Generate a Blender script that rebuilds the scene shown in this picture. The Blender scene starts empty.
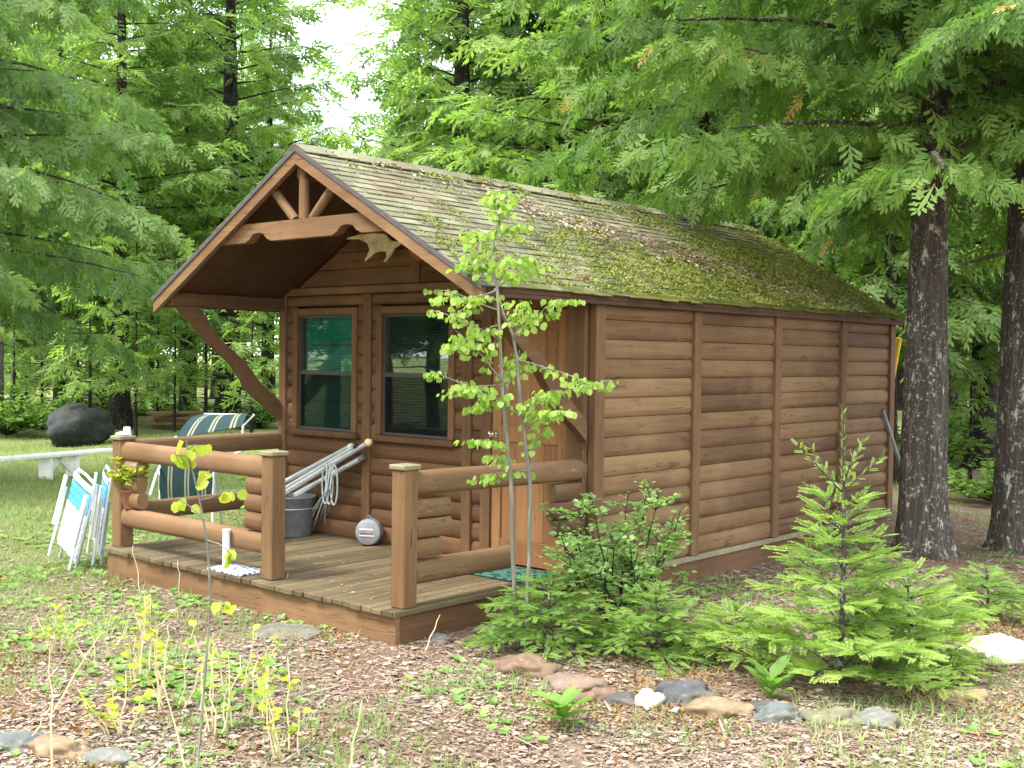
import bpy, math, random
import numpy as np
from mathutils import Vector, noise as mnoise

SC = bpy.context.scene
COL = SC.collection
rng = np.random.default_rng(7)
random.seed(7)
D2R = math.radians

# ------------------------------------------------------------------ camera solve
F_PX, CAM = 1164.12, np.array([8.6262, -6.73, 1.6018])
YAW, PIT, ROL = .7142, -.0241, .0129
_f = np.array([-math.sin(YAW)*math.cos(PIT), math.cos(YAW)*math.cos(PIT), math.sin(PIT)])
_r = np.array([math.cos(YAW), math.sin(YAW), 0.]); _u = np.cross(_r, _f)
_R = math.cos(ROL)*_r + math.sin(ROL)*_u; _U = -math.sin(ROL)*_r + math.cos(ROL)*_u

def ray(x, y): return _f + _R*(x-512)/F_PX - _U*(y-384)/F_PX
def on(x, y, ax, v):
    d = ray(x, y); return CAM + d*((v-CAM[ax])/d[ax])
def atd(x, y, t): return CAM + ray(x, y)*t

W, L, GZ = 3.54, 5.28, -0.22
HE, HR = 2.13, 3.134
SL = .5686                     # roof slope
RF, RB, RS = -1.2756, L+.105, .112

def gz(x, y):
    n = .035*math.sin(x*1.3+y*.7)+.025*math.sin(x*.6-y*1.9+1)+.02*math.sin(x*3.1+y*2.3)
    dx = max(-x, x-W-.1, 0); dy = max(-2-y, y-L, 0)
    k = min(1, math.hypot(dx, dy)/2.0)
    return GZ + n*k
def G(px, py):
    p = on(px, py, 2, GZ); return np.array([p[0], p[1], gz(p[0], p[1])])

# ------------------------------------------------------------------ node helpers
def lin(r, g, b):
    f = lambda c: (c/255/12.92) if c/255 <= .04045 else ((c/255+.055)/1.055)**2.4
    return (f(r), f(g), f(b), 1)

class NT:
    def __init__(s, name):
        s.m = bpy.data.materials.new(name); s.m.use_nodes = True
        s.t = s.m.node_tree; s.t.nodes.clear()
        s.out = s.n('ShaderNodeOutputMaterial')
    def n(s, typ, **kw):
        o = s.t.nodes.new(typ)
        for k, v in kw.items(): setattr(o, k, v)
        return o
    def l(s, a, b): s.t.links.new(a, b)
    def coord(s, kind='Object', scale=(1, 1, 1), loc=(0, 0, 0)):
        c = s.n('ShaderNodeTexCoord'); mp = s.n('ShaderNodeMapping')
        mp.inputs['Scale'].default_value = scale; mp.inputs['Location'].default_value = loc
        s.l(c.outputs[kind], mp.inputs['Vector']); return mp.outputs['Vector']
    def noise(s, vec, scale, detail=4, rough=.55, dist=0):
        o = s.n('ShaderNodeTexNoise'); o.inputs['Scale'].default_value = scale
        o.inputs['Detail'].default_value = detail; o.inputs['Roughness'].default_value = rough
        o.inputs['Distortion'].default_value = dist
        s.l(vec, o.inputs['Vector']); return o.outputs['Fac']
    def vor(s, vec, scale, feature='F1'):
        o = s.n('ShaderNodeTexVoronoi', feature=feature); o.inputs['Scale'].default_value = scale
        s.l(vec, o.inputs['Vector']); return o
    def ramp(s, fac, stops, interp='LINEAR'):
        o = s.n('ShaderNodeValToRGB'); e = o.color_ramp; e.interpolation = interp
        while len(e.elements) < len(stops): e.elements.new(.5)
        for el, (p, c) in zip(e.elements, stops):
            el.position = p; el.color = c if len(c) == 4 else (*c, 1)
        s.l(fac, o.inputs['Fac']); return o.outputs['Color']
    def mix(s, fac, a, b, mode='MIX'):
        o = s.n('ShaderNodeMix', data_type='RGBA', blend_type=mode)
        for sock, v in ((o.inputs['Factor'], fac), (o.inputs[6], a), (o.inputs[7], b)):
            if hasattr(v, 'links'): s.l(v, sock)
            else: sock.default_value = v
        return o.outputs[2]
    def math(s, op, a, b=None, clamp=False):
        o = s.n('ShaderNodeMath', operation=op); o.use_clamp = clamp
        for sock, v in zip(o.inputs, (a, b)):
            if v is None: continue
            if hasattr(v, 'links'): s.l(v, sock)
            else: sock.default_value = v
        return o.outputs[0]
    def thr(s, fac, a, b):
        o = s.n('ShaderNodeMapRange'); o.interpolation_type = 'SMOOTHSTEP'
        o.inputs['From Min'].default_value = a; o.inputs['From Max'].default_value = b
        s.l(fac, o.inputs['Value']); return o.outputs['Result']
    def isl(s): return s.n('ShaderNodeNewGeometry').outputs['Random Per Island']
    def attr(s, name):
        return s.n('ShaderNodeAttribute', attribute_name=name).outputs['Fac']
    def bump(s, h, strength=.4, dist=.01):
        o = s.n('ShaderNodeBump'); o.inputs['Strength'].default_value = strength
        o.inputs['Distance'].default_value = dist; s.l(h, o.inputs['Height']); return o.outputs['Normal']
    def pbr(s, col, rough=.8, normal=None, spec=.3, metal=0):
        o = s.n('ShaderNodeBsdfPrincipled')
        if hasattr(col, 'links'): s.l(col, o.inputs['Base Color'])
        else: o.inputs['Base Color'].default_value = col
        if hasattr(rough, 'links'): s.l(rough, o.inputs['Roughness'])
        else: o.inputs['Roughness'].default_value = rough
        o.inputs['Specular IOR Level'].default_value = spec; o.inputs['Metallic'].default_value = metal
        if normal is not None: s.l(normal, o.inputs['Normal'])
        s.l(o.outputs[0], s.out.inputs['Surface']); return o

M = {}
def wood(name, c1, c2, c3, axis, dirt=None, var=.5, island=True, grain=26, warm=True):
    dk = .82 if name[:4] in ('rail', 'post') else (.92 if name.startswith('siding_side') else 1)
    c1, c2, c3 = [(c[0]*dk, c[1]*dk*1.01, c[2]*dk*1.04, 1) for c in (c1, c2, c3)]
    if warm: c1, c2, c3 = [(c[0]*.96, c[1]*.95, c[2]*.83, 1) for c in (c1, c2, c3)]
    """c1 dark, c2 mid, c3 light; axis = board direction"""
    t = NT(name)
    sc = [grain, grain, grain]; sc[axis] = 1.3
    if axis == 'h': pass
    v = t.coord('Object', tuple(sc))
    g = t.noise(v, 1.0, 6, .6, .4)
    v2 = t.coord('Object', tuple(1.2 if i == axis else 5 for i in range(3)))
    big = t.noise(v2, 1.0, 4, .6)
    r = t.isl() if island else t.noise(t.coord('Object', (.7, .7, .7)), 1)
    m = t.math('ADD', t.math('MULTIPLY', g, .45), t.math('MULTIPLY', big, .35))
    m = t.math('ADD', m, t.math('MULTIPLY', r, var*.45))
    col = t.ramp(m, [(.25, c1), (.5, c2), (.8, c3)])
    # knots
    vo = t.vor(t.coord('Object', tuple(2.0 if i == axis else 7.0 for i in range(3))), 1.0)
    kn = t.thr(vo.outputs['Distance'], .10, .03)
    col = t.mix(t.math('MULTIPLY', kn, .45), col, tuple(x*.6 for x in c1[:3])+(1,))
    ck = t.noise(t.coord('Object', tuple(.9 if i == axis else 24.0 for i in range(3)), (5, 3, 1)), 1.0, 3, .5)
    ck = t.math('MULTIPLY', t.thr(t.math('ABSOLUTE', t.math('SUBTRACT', ck, .5)), .012, .002), t.thr(big, .5, .58))
    col = t.mix(t.math('MULTIPLY', ck, .75), col, tuple(x*.35 for x in c1[:3])+(1,))
    fade = t.noise(t.coord('Object', (.8, .8, .8), (9, 2, 4)), 1.0, 5, .65)
    col = t.mix(t.math('MULTIPLY', t.thr(fade, .45, .7), .4), col, tuple(x*1.25+.01 for x in c3[:3])+(1,))
    if dirt:
        dn = t.noise(t.coord('Object', tuple(1.4 if i == axis else 7.0 for i in range(3))), 1.0, 6, .7)
        col = t.mix(t.thr(dn, dirt[1], dirt[1]+.16), col, dirt[0])
    t.pbr(col, .78, t.bump(g, .35, .006), .25)
    M[name] = t.m
def WD(k, r, g, b): 
    c = lin(r, g, b); return tuple(x*k for x in c[:3])+(1,)
SIDC = (lin(64, 44, 30), lin(98, 69, 48), lin(126, 94, 68))
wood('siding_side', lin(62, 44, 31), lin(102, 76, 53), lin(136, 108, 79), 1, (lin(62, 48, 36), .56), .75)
wood('siding_front', *SIDC, 0)
wood('trim_vertical', lin(64, 46, 33), lin(96, 69, 49), lin(122, 93, 68), 2)
wood('trim_x', lin(72, 52, 37), lin(108, 80, 57), lin(140, 110, 82), 0, (lin(92, 80, 60), .57))
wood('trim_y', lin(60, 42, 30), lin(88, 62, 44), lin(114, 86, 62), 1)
wood('door_wood', lin(112, 76, 50), lin(140, 99, 68), lin(162, 121, 88), 2)
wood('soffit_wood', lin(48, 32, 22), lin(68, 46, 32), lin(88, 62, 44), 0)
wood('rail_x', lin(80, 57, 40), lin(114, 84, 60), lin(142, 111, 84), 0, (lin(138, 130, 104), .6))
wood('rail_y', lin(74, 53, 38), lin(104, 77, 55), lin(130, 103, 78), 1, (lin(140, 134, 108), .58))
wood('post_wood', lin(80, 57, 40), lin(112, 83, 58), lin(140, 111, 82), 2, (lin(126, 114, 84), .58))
wood('deck_wood', lin(52, 44, 33), lin(82, 70, 53), lin(112, 99, 78), 1, (lin(78, 74, 46), .52), .8)
wood('cap_wood', lin(84, 76, 60), lin(116, 108, 88), lin(150, 144, 124), 0)
wood('grey_plank', lin(66, 58, 48), lin(104, 92, 74), lin(170, 146, 104), 0, None, .9)

def plain(name, col, rough=.6, metal=0, spec=.4, var=.12, scale=8, bump=0):
    t = NT(name); n = t.noise(t.coord('Object'), scale, 5, .6)
    a = tuple(c*(1-var) for c in col[:3])+(1,); b = tuple(min(1, c*(1+var)) for c in col[:3])+(1,)
    c = t.ramp(n, [(.3, a), (.7, b)])
    t.pbr(c, rough, t.bump(n, bump, .01) if bump else None, spec, metal); M[name] = t.m
plain('white_paint', (.72, .72, .7, 1), .5, var=.1)
plain('white_tube', (.62, .66, .7, 1), .35, var=.1)
plain('white_web', (.74, .74, .72, 1), .7, var=.08, scale=30)
plain('blue_web', lin(66, 150, 208), .7, var=.15, scale=30)
plain('alu', (.52, .54, .55, 1), .42, .5, var=.15, scale=12)
plain('galv', lin(112, 114, 118), .5, .35, var=.25, scale=10)
plain('galv_light', lin(138, 141, 144), .5, .25, var=.25, scale=14)
plain('rope', lin(150, 158, 158), .8, var=.25, scale=60)
plain('cream', lin(226, 200, 140), .5)
plain('sash_dark', lin(66, 62, 56), .5)
plain('dark_metal', lin(60, 56, 54), .5, .4)
plain('chrome', (.75, .75, .75, 1), .18, 1.0, var=.05)
plain('antler', lin(226, 206, 164), .6, var=.3, scale=14, bump=.3)
plain('plaque', lin(170, 92, 36), .5, var=.25, scale=12)
plain('mat_green', lin(40, 72, 62), .9, var=.35, scale=60, bump=.5)
plain('pot', lin(112, 70, 48), .8, var=.2)
plain('yellow_paint', lin(206, 172, 50), .6)
plain('red_label', lin(150, 62, 56), .6)
plain('flash_dark', lin(74, 70, 72), .6, var=.25, scale=20)
plain('soil', (.04, .028, .02, 1), .95, var=.4, scale=30)
plain('stake', lin(196, 178, 138), .8, var=.2, scale=20)

def rockmat(name, c, lich=None, dirt=.55):
    t = NT(name); v = t.coord('Object'); n = t.noise(v, 6, 8, .65); n2 = t.noise(v, 22, 6, .7)
    col = t.ramp(n, [(.3, tuple(x*.55 for x in c[:3])), (.55, c[:3]), (.75, tuple(min(1, x*1.45) for x in c[:3]))])
    col = t.mix(t.thr(n2, .55, .68), col, tuple(min(1, x*1.6+.02) for x in c[:3])+(1,))
    col = t.mix(t.math('MULTIPLY', t.thr(t.noise(v, 3, 5, .7), .5, .62), dirt), col, lin(104, 88, 66))
    if lich: col = t.mix(t.thr(t.noise(v, 9, 4, .6), .55, .66), col, lich)
    t.pbr(col, .85, t.bump(n2, .5, .012), .3); M[name] = t.m
rockmat('rock_rust', lin(112, 90, 74)); rockmat('rock_pink', lin(122, 104, 92))
rockmat('rock_dark', lin(78, 78, 78)); rockmat('rock_cream', lin(172, 166, 146))
rockmat('rock_tan', lin(132, 112, 88)); rockmat('rock_blue', lin(94, 99, 98))
rockmat('rock_green', lin(110, 106, 86), lin(120, 132, 80)); rockmat('rock_white', lin(236, 226, 200))
rockmat('rock_boulder', lin(44, 48, 48), dirt=.1); rockmat('rock_slab', lin(104, 102, 90)); rockmat('rock_grey', lin(112, 112, 106))

# bark
def bark(name, a, b, lich, amt):
    t = NT(name); v = t.coord('Object', (9, 9, 1.6)); n = t.noise(v, 1.4, 8, .68, .6)
    vo = t.vor(t.coord('Object', (17, 17, 1.6)), 1.0, 'DISTANCE_TO_EDGE')
    crack = t.math('MULTIPLY', t.thr(vo.outputs['Distance'], .14, .0), t.math('MULTIPLY', n, .6))
    col = t.ramp(n, [(.3, a), (.7, b)]); col = t.mix(crack, tuple(x*.5 for x in a[:3])+(1,), col)
    ln = t.noise(t.coord('Object', (7, 7, 4)), 1.6, 7, .75)
    col = t.mix(t.thr(ln, amt, amt+.06), col, lich)
    sp = t.noise(t.coord('Object', (1, 1, .8)), 30, 5, .8); col = t.mix(t.math('MULTIPLY', t.thr(sp, .56, .63), t.thr(t.noise(t.coord('Object', (1, 1, 1)), 3, 4, .7), .40, .54)), col, lich)
    hn = t.math('ADD', n, t.math('MULTIPLY', crack, .6))
    t.pbr(col, .9, t.bump(hn, .7, .02), .2); M[name] = t.m
bark('bark_cedar', lin(84, 76, 68), lin(128, 117, 105), lin(158, 157, 146), .57)
bark('bark_dark', lin(46, 40, 35), lin(84, 74, 64), lin(120, 120, 108), .7)
bark('bark_pale', lin(120, 116, 108), lin(190, 188, 180), lin(60, 56, 50), .66)
bark('bark_aspen', lin(140, 138, 124), lin(178, 176, 162), lin(110, 104, 92), .66)

def leafmat(name, stops, trans=.45, rough=.55, dead=None, spec=.25):
    t = NT(name); tone = t.attr('tone'); r = t.isl()
    n = t.noise(t.coord('Object', (.9, .9, .9)), 1, 3, .5)
    f = t.math('ADD', t.math('MULTIPLY', tone, .6), t.math('ADD', t.math('MULTIPLY', r, .15), t.math('MULTIPLY', n, .35)))
    col = t.ramp(f, [(p, c) for p, c in stops])
    if dead: col = t.mix(t.thr(tone, .965, .97), col, dead)
    p = t.n('ShaderNodeBsdfPrincipled'); p.inputs['Roughness'].default_value = rough
    p.inputs['Specular IOR Level'].default_value = spec; t.l(col, p.inputs['Base Color'])
    tr = t.n('ShaderNodeBsdfTranslucent')
    tc = t.mix(1.0, col, (1.0, 1.15, .55, 1), 'MULTIPLY'); t.l(tc, tr.inputs['Color'])
    mx = t.n('ShaderNodeMixShader'); mx.inputs[0].default_value = trans
    t.l(p.outputs[0], mx.inputs[1]); t.l(tr.outputs[0], mx.inputs[2]); t.l(mx.outputs[0], t.out.inputs['Surface'])
    M[name] = t.m
leafmat('cedar_leaf', [(.2, (.072, .145, .034)), (.5, (.14, .245, .055)), (.85, (.24, .345, .085))], .57, dead=lin(196, 164, 96))
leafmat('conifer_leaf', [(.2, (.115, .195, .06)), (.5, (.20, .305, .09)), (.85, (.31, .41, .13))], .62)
leafmat('conifer_blue', [(.2, (.10, .18, .065)), (.5, (.185, .285, .10)), (.85, (.29, .39, .15))], .6)
leafmat('fir_leaf', [(.2, (.15, .25, .05)), (.5, (.23, .35, .075)), (.85, (.36, .47, .12))], .52)
leafmat('hemlock_leaf', [(.2, (.11, .21, .045)), (.5, (.18, .31, .065)), (.85, (.30, .42, .10))], .5)
leafmat('aspen_leaf', [(.2, (.17, .29, .05)), (.5, (.28, .41, .08)), (.85, (.42, .53, .15))], .58)
leafmat('yellow_leaf', [(.2, (.28, .34, .04)), (.5, (.40, .44, .06)), (.85, (.52, .54, .12))], .5)
leafmat('shrub_leaf', [(.2, (.15, .27, .08)), (.5, (.24, .37, .125)), (.85, (.36, .48, .2))], .52)
leafmat('bush_leaf', [(.2, (.08, .17, .035)), (.5, (.14, .25, .05)), (.85, (.23, .34, .08))], .5)
leafmat('grass_blade', [(.2, (.12, .19, .06)), (.5, (.19, .27, .09)), (.85, (.32, .37, .16))], .45)
leafmat('dry_leaf', [(.12, (.085, .05, .034)), (.3, (.15, .095, .064)), (.46, (.22, .15, .11)), (.66, (.32, .25, .2)), (.92, (.46, .40, .345))], .12)
leafmat('moss_tuft', [(.15, (.16, .12, .05)), (.32, (.11, .13, .022)), (.58, (.165, .195, .03)), (.88, (.29, .28, .085))], .15)
leafmat('roof_litter', [(.2, (.12, .07, .045)), (.5, (.27, .18, .13)), (.85, (.45, .35, .28))], .1)

# shingles
t = NT('shingle'); r = t.isl(); v = t.coord('Object'); n = t.noise(v, 3, 6, .65); n2 = t.noise(v, 40, 5, .7)
m = t.math('ADD', t.math('MULTIPLY', r, .4), t.math('MULTIPLY', n, .6))
col = t.ramp(m, [(.2, lin(76, 76, 60)), (.5, lin(104, 103, 82)), (.8, lin(132, 130, 108))])
col = t.mix(t.thr(n2, .5, .7), col, lin(116, 116, 86))
brown = t.noise(t.coord('Object', (.8, .8, .8), (3, 1, 0)), 1, 4, .6)
col = t.mix(t.math('MULTIPLY', t.thr(brown, .52, .66), .35), col, lin(104, 80, 62))
# moss stain: more towards eave and rear
sep = t.n('ShaderNodeSeparateXYZ'); t.l(v, sep.inputs[0])
down = t.math('MULTIPLY', t.math('SUBTRACT', 3.134, sep.outputs[2]), .9)      # 0 ridge .. 1 eave
back = t.math('MULTIPLY', t.math('ADD', sep.outputs[1], 1.3), .085)
mm = t.math('ADD', t.math('ADD', t.math('MULTIPLY', down, .55), back), t.math('MULTIPLY', t.noise(v, 2.2, 6, .7), .9))
mossf = t.thr(mm, .92, 1.15)
mcol = t.ramp(t.noise(v, 14, 5, .7), [(.3, lin(54, 60, 22)), (.6, lin(86, 88, 36)), (.8, lin(118, 112, 62))])
col = t.mix(mossf, col, mcol)
t.pbr(col, .9, t.bump(n2, .6, .008), .15); M['shingle'] = t.m

# glass
t = NT('window_glass')
gl = t.n('ShaderNodeBsdfGlossy'); gl.inputs['Roughness'].default_value = .02
tr = t.n('ShaderNodeBsdfTransparent'); tr.inputs['Color'].default_value = (.9, .95, .93, 1)
fr = t.n('ShaderNodeFresnel'); fr.inputs['IOR'].default_value = 1.5
nb = t.bump(t.noise(t.coord('Object'), 3, 2), .03, .02); t.l(nb, gl.inputs['Normal'])
mx = t.n('ShaderNodeMixShader'); t.l(t.math('MULTIPLY', fr.outputs[0], .3, True), mx.inputs[0])
t.l(tr.outputs[0], mx.inputs[1]); t.l(gl.outputs[0], mx.inputs[2]); t.l(mx.outputs[0], t.out.inputs['Surface'])
M['window_glass'] = t.m
t = NT('screen'); df = t.n('ShaderNodeBsdfDiffuse'); df.inputs['Color'].default_value = (.012, .014, .014, 1); tr = t.n('ShaderNodeBsdfTransparent')
mx = t.n('ShaderNodeMixShader'); mx.inputs[0].default_value = .38; t.l(tr.outputs[0], mx.inputs[1]); t.l(df.outputs[0], mx.inputs[2]); t.l(mx.outputs[0], t.out.inputs['Surface']); M['screen'] = t.m
plain('curtain', lin(34, 140, 118), .85, var=.2, scale=14)
plain('blind', lin(40, 58, 62), .6, var=.1)

# striped sling fabric (stripe across local generated coordinate via UV-free attribute)
t = NT('striped_fabric'); a = t.attr('stripe')
s = t.math('FRACT', t.math('MULTIPLY', a, 3.15))
c = t.ramp(s, [(0, lin(22, 46, 50)), (.5, lin(132, 130, 106)), (.6, lin(30, 52, 52)), (.68, lin(132, 130, 106)), (.78, lin(22, 46, 50))], 'CONSTANT')
c = t.mix(t.math('MULTIPLY', t.noise(t.coord('Object'), 30, 4), .3), c, lin(60, 76, 76))
t.pbr(c, .85, None, .2); M['striped_fabric'] = t.m

# plate pattern
t = NT('scroll_plate'); vo = t.vor(t.coord('Object'), 22, 'DISTANCE_TO_EDGE')
c = t.mix(t.thr(vo.outputs['Distance'], .10, .2), lin(226, 230, 234), lin(84, 92, 100))
t.pbr(c, .5, None, .4); M['scroll_plate'] = t.m
t = NT('mat_weave'); vo = t.vor(t.coord('Object', (1, 1, 1)), 16, 'DISTANCE_TO_EDGE')
c = t.mix(t.thr(vo.outputs['Distance'], .12, .22), lin(56, 100, 88), lin(22, 34, 34))
t.pbr(c, .9, t.bump(vo.outputs['Distance'], .6, .02), .2); M['mat_weave'] = t.m

# ground
t = NT('ground'); v = t.coord('Object')
n1 = t.noise(v, .55, 6, .65); n2 = t.noise(v, 3.5, 6, .7); n3 = t.noise(v, 28, 6, .75); n4 = t.noise(v, 90, 3, .7)
lit = t.ramp(t.math('ADD', t.math('MULTIPLY', n3, .6), t.math('MULTIPLY', n4, .4)),
             [(.3, lin(66, 54, 44)), (.46, lin(106, 90, 74)), (.6, lin(140, 124, 108)), (.75, lin(168, 156, 142))])
lit = t.mix(t.math('MULTIPLY', t.thr(n2, .5, .62), .7), lit, lin(118, 76, 46))
gr = t.ramp(t.math('ADD', t.math('MULTIPLY', n3, .5), t.math('MULTIPLY', n4, .5)), [(.3, lin(76, 82, 46)), (.55, lin(112, 120, 70)), (.75, lin(150, 152, 106))])
sep = t.n('ShaderNodeSeparateXYZ'); t.l(v, sep.inputs[0])
# lawn on the camera-left of the cabin
gx = t.n('ShaderNodeMapRange'); gx.inputs['From Min'].default_value = 2.5; gx.inputs['From Max'].default_value = -2.5
gx.inputs['To Min'].default_value = -.08; gx.inputs['To Max'].default_value = .34; t.l(sep.outputs[0], gx.inputs['Value'])
gm = t.math('ADD', t.math('ADD', t.math('MULTIPLY', n1, .6), t.math('MULTIPLY', n2, .4)), gx.outputs[0])
col = t.mix(t.thr(gm, .52, .64), lit, gr)
t.pbr(col, .95, t.bump(n3, .8, .03), .15); M['ground'] = t.m

# ------------------------------------------------------------------ mesh helpers
class MB:
    def __init__(s): s.v = []; s.f = []; s.at = {}
    def add(s, vs, fs):
        b = len(s.v); s.v += [tuple(map(float, p)) for p in vs]; s.f += [tuple(i+b for i in f) for f in fs]; return s
    def box(s, lo, hi, bev=0):
        x0, y0, z0 = lo; x1, y1, z1 = hi
        if bev <= 0:
            return s.add([(x0,y0,z0),(x1,y0,z0),(x1,y1,z0),(x0,y1,z0),(x0,y0,z1),(x1,y0,z1),(x1,y1,z1),(x0,y1,z1)],
                  [(0,3,2,1),(4,5,6,7),(0,1,5,4),(1,2,6,5),(2,3,7,6),(3,0,4,7)])
        # chamfered: three nested rings
        import itertools
        b = bev; V = []; idx = {}
        for sx, sy, sz in itertools.product((0, 1), repeat=3):
            X = (x0, x1)[sx]; Y = (y0, y1)[sy]; Z = (z0, z1)[sz]
            dx, dy, dz = (b, -b)[sx], (b, -b)[sy], (b, -b)[sz]
            idx[(sx,sy,sz,0)] = len(V); V.append((X, Y+dy, Z+dz))
            idx[(sx,sy,sz,1)] = len(V); V.append((X+dx, Y, Z+dz))
            idx[(sx,sy,sz,2)] = len(V); V.append((X+dx, Y+dy, Z))
        I = lambda a, b_, c, k: idx[(a, b_, c, k)]
        Fs = []
        for k in range(2):
            Fs.append([I(k,0,0,0), I(k,1,0,0), I(k,1,1,0), I(k,0,1,0)])
            Fs.append([I(0,k,0,1), I(1,k,0,1), I(1,k,1,1), I(0,k,1,1)])
            Fs.append([I(0,0,k,2), I(1,0,k,2), I(1,1,k,2), I(0,1,k,2)])
        for a in range(2):
            for c in range(2):
                Fs.append([I(a,c,0,0), I(a,c,1,0), I(a,c,1,1), I(a,c,0,1)])
                Fs.append([I(a,0,c,0), I(a,1,c,0), I(a,1,c,2), I(a,0,c,2)])
                Fs.append([I(0,a,c,1), I(1,a,c,1), I(1,a,c,2), I(0,a,c,2)])
        for k in itertools.product((0, 1), repeat=3):
            Fs.append([I(*k, 0), I(*k, 1), I(*k, 2)])
        # orient outwards
        c0 = np.array([(x0+x1)/2, (y0+y1)/2, (z0+z1)/2]); A = np.array(V)
        out = []
        for f in Fs:
            p = A[f]; nn = np.cross(p[1]-p[0], p[2]-p[0])
            out.append(tuple(f) if nn @ (p.mean(0)-c0) > 0 else tuple(f[::-1]))
        return s.add(V, out)
    def bar(s, a, b, w, h, up=(0, 0, 1), bev=0):
        """box beam from a to b, width w (sideways), height h (along up)"""
        a = np.array(a, float); b = np.array(b, float); d = b-a; ln = np.linalg.norm(d); d = d/ln
        sd = np.cross(d, up); sd /= np.linalg.norm(sd); u = np.cross(sd, d)
        m = MB().box((-w/2, 0, -h/2), (w/2, ln, h/2), bev)
        return s.add([a+sd*p[0]+d*p[1]+u*p[2] for p in m.v], m.f)
    def prism(s, poly, axis, lo, hi):
        """extrude closed 2D polygon along axis; the 2D coords are the other two axes in order"""
        n = len(poly); vs = []
        o = [i for i in range(3) if i != axis]
        for val in (lo, hi):
            for p in poly:
                q = [0, 0, 0]; q[axis] = val; q[o[0]] = p[0]; q[o[1]] = p[1]; vs.append(q)
        fs = [tuple(range(n)), tuple(range(2*n-1, n-1, -1))]
        for i in range(n):
            j = (i+1) % n; fs.append((i, i+n, j+n, j))
        return s.add(vs, fs)
    def tube(s, pts, rad, n=8, cap=True):
        pts = [np.array(p, float) for p in pts]; k = len(pts)
        if not hasattr(rad, '__len__'): rad = [rad]*k
        ring = []; ref = None
        for i, p in enumerate(pts):
            d = pts[min(i+1, k-1)]-pts[max(i-1, 0)]; d = d/(np.linalg.norm(d)+1e-9)
            if ref is None:
                ref = np.array([1, 0, 0]) if abs(d[0]) < .8 else np.array([0, 1, 0])
            a = ref-d*(ref@d); a /= np.linalg.norm(a)+1e-9; b = np.cross(d, a); ref = a
            for j in range(n):
                t_ = 2*math.pi*j/n; ring.append(p+rad[i]*(a*math.cos(t_)+b*math.sin(t_)))
        fs = []
        for i in range(k-1):
            for j in range(n):
                q = (j+1) % n; fs.append((i*n+j, i*n+q, (i+1)*n+q, (i+1)*n+j))
        if cap: fs += [tuple(range(n-1, -1, -1)), tuple((k-1)*n+j for j in range(n))]
        return s.add(ring, fs)
    def lathe(s, prof, c=(0, 0, 0), n=24, ax=(0, 0, 1)):
        ax = np.array(ax, float); ax /= np.linalg.norm(ax)
        a = np.cross(ax, (0, 0, 1) if abs(ax[2]) < .9 else (1, 0, 0)); a /= np.linalg.norm(a); b = np.cross(ax, a)
        vs = []; k = len(prof); c = np.array(c, float)
        for r, h in prof:
            for j in range(n):
                t_ = 2*math.pi*j/n; vs.append(c+ax*h+r*(a*math.cos(t_)+b*math.sin(t_)))
        fs = []
        for i in range(k-1):
            for j in range(n):
                q = (j+1) % n; fs.append((i*n+j, i*n+q, (i+1)*n+q, (i+1)*n+j))
        fs += [tuple(range(n-1, -1, -1)), tuple((k-1)*n+j for j in range(n))]
        return s.add(vs, fs)
    def halflog(s, a, b, h, d, front, seg=6):
        """lap board with rounded face: from a to b (bottom back edge), height h, bulge d towards front"""
        a = np.array(a, float); b = np.array(b, float); fr = np.array(front, float); z = np.array([0, 0, 1.])
        vs = []; 
        for p in (a, b):
            vs.append(p-fr*.004)
            for i in range(seg+1):
                t_ = i/seg; bul = d*(.42+.58*math.sin(math.pi*min(1, .12+.80*t_))**.7)
                if i == 0: bul = d*.40
                if i == seg: bul = d*.28
                vs.append(p+fr*bul+z*h*(.02+.96*t_))
            vs.append(p-fr*.004+z*h)
        n = seg+3; fs = [tuple(range(n)), tuple(range(2*n-1, n-1, -1))]
        for i in range(n-1): fs.append((i, i+n, i+n+1, i+1))
        return s.add(vs, fs)
    def log(s, a, b, r, rz=None, n=12, jit=.0):
        """a rail: rounded log between two points, elliptical section"""
        a = np.array(a, float); b = np.array(b, float); d = b-a; ln = np.linalg.norm(d); d /= ln
        sd = np.cross(d, (0, 0, 1)); sd /= np.linalg.norm(sd); u = np.cross(sd, d); rz = rz or r
        k = max(2, int(ln/.15)); vs = []
        for i in range(k+1):
            p = a+d*ln*i/k; w = 1+jit*mnoise.noise(Vector(p*3))
            for j in range(n):
                t_ = 2*math.pi*j/n; cs, sn = math.cos(t_), math.sin(t_)
                cs = math.copysign(abs(cs)**.75, cs); sn = math.copysign(abs(sn)**.75, sn)
                vs.append(p+sd*r*w*cs+u*rz*w*sn)
        fs = []
        for i in range(k):
            for j in range(n):
                q = (j+1) % n; fs.append((i*n+j, i*n+q, (i+1)*n+q, (i+1)*n+j))
        fs += [tuple(range(n-1, -1, -1)), tuple(k*n+j for j in range(n))]
        return s.add(vs, fs)
    def mesh(s, name, mat, smooth=False):
        me = bpy.data.meshes.new(name); me.from_pydata(s.v, [], s.f); me.validate()
        import bmesh
        bm = bmesh.new(); bm.from_mesh(me); bmesh.ops.recalc_face_normals(bm, faces=bm.faces)
        bm.to_mesh(me); bm.free()
        me.materials.append(M[mat])
        if smooth:
            me.shade_smooth()
            try: me.set_sharp_from_angle(angle=D2R(40))
            except Exception: pass
        return me
    def build(s, name, mat, parent=None, smooth=False):
        return link(name, s.mesh(name, mat, smooth), parent)

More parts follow.
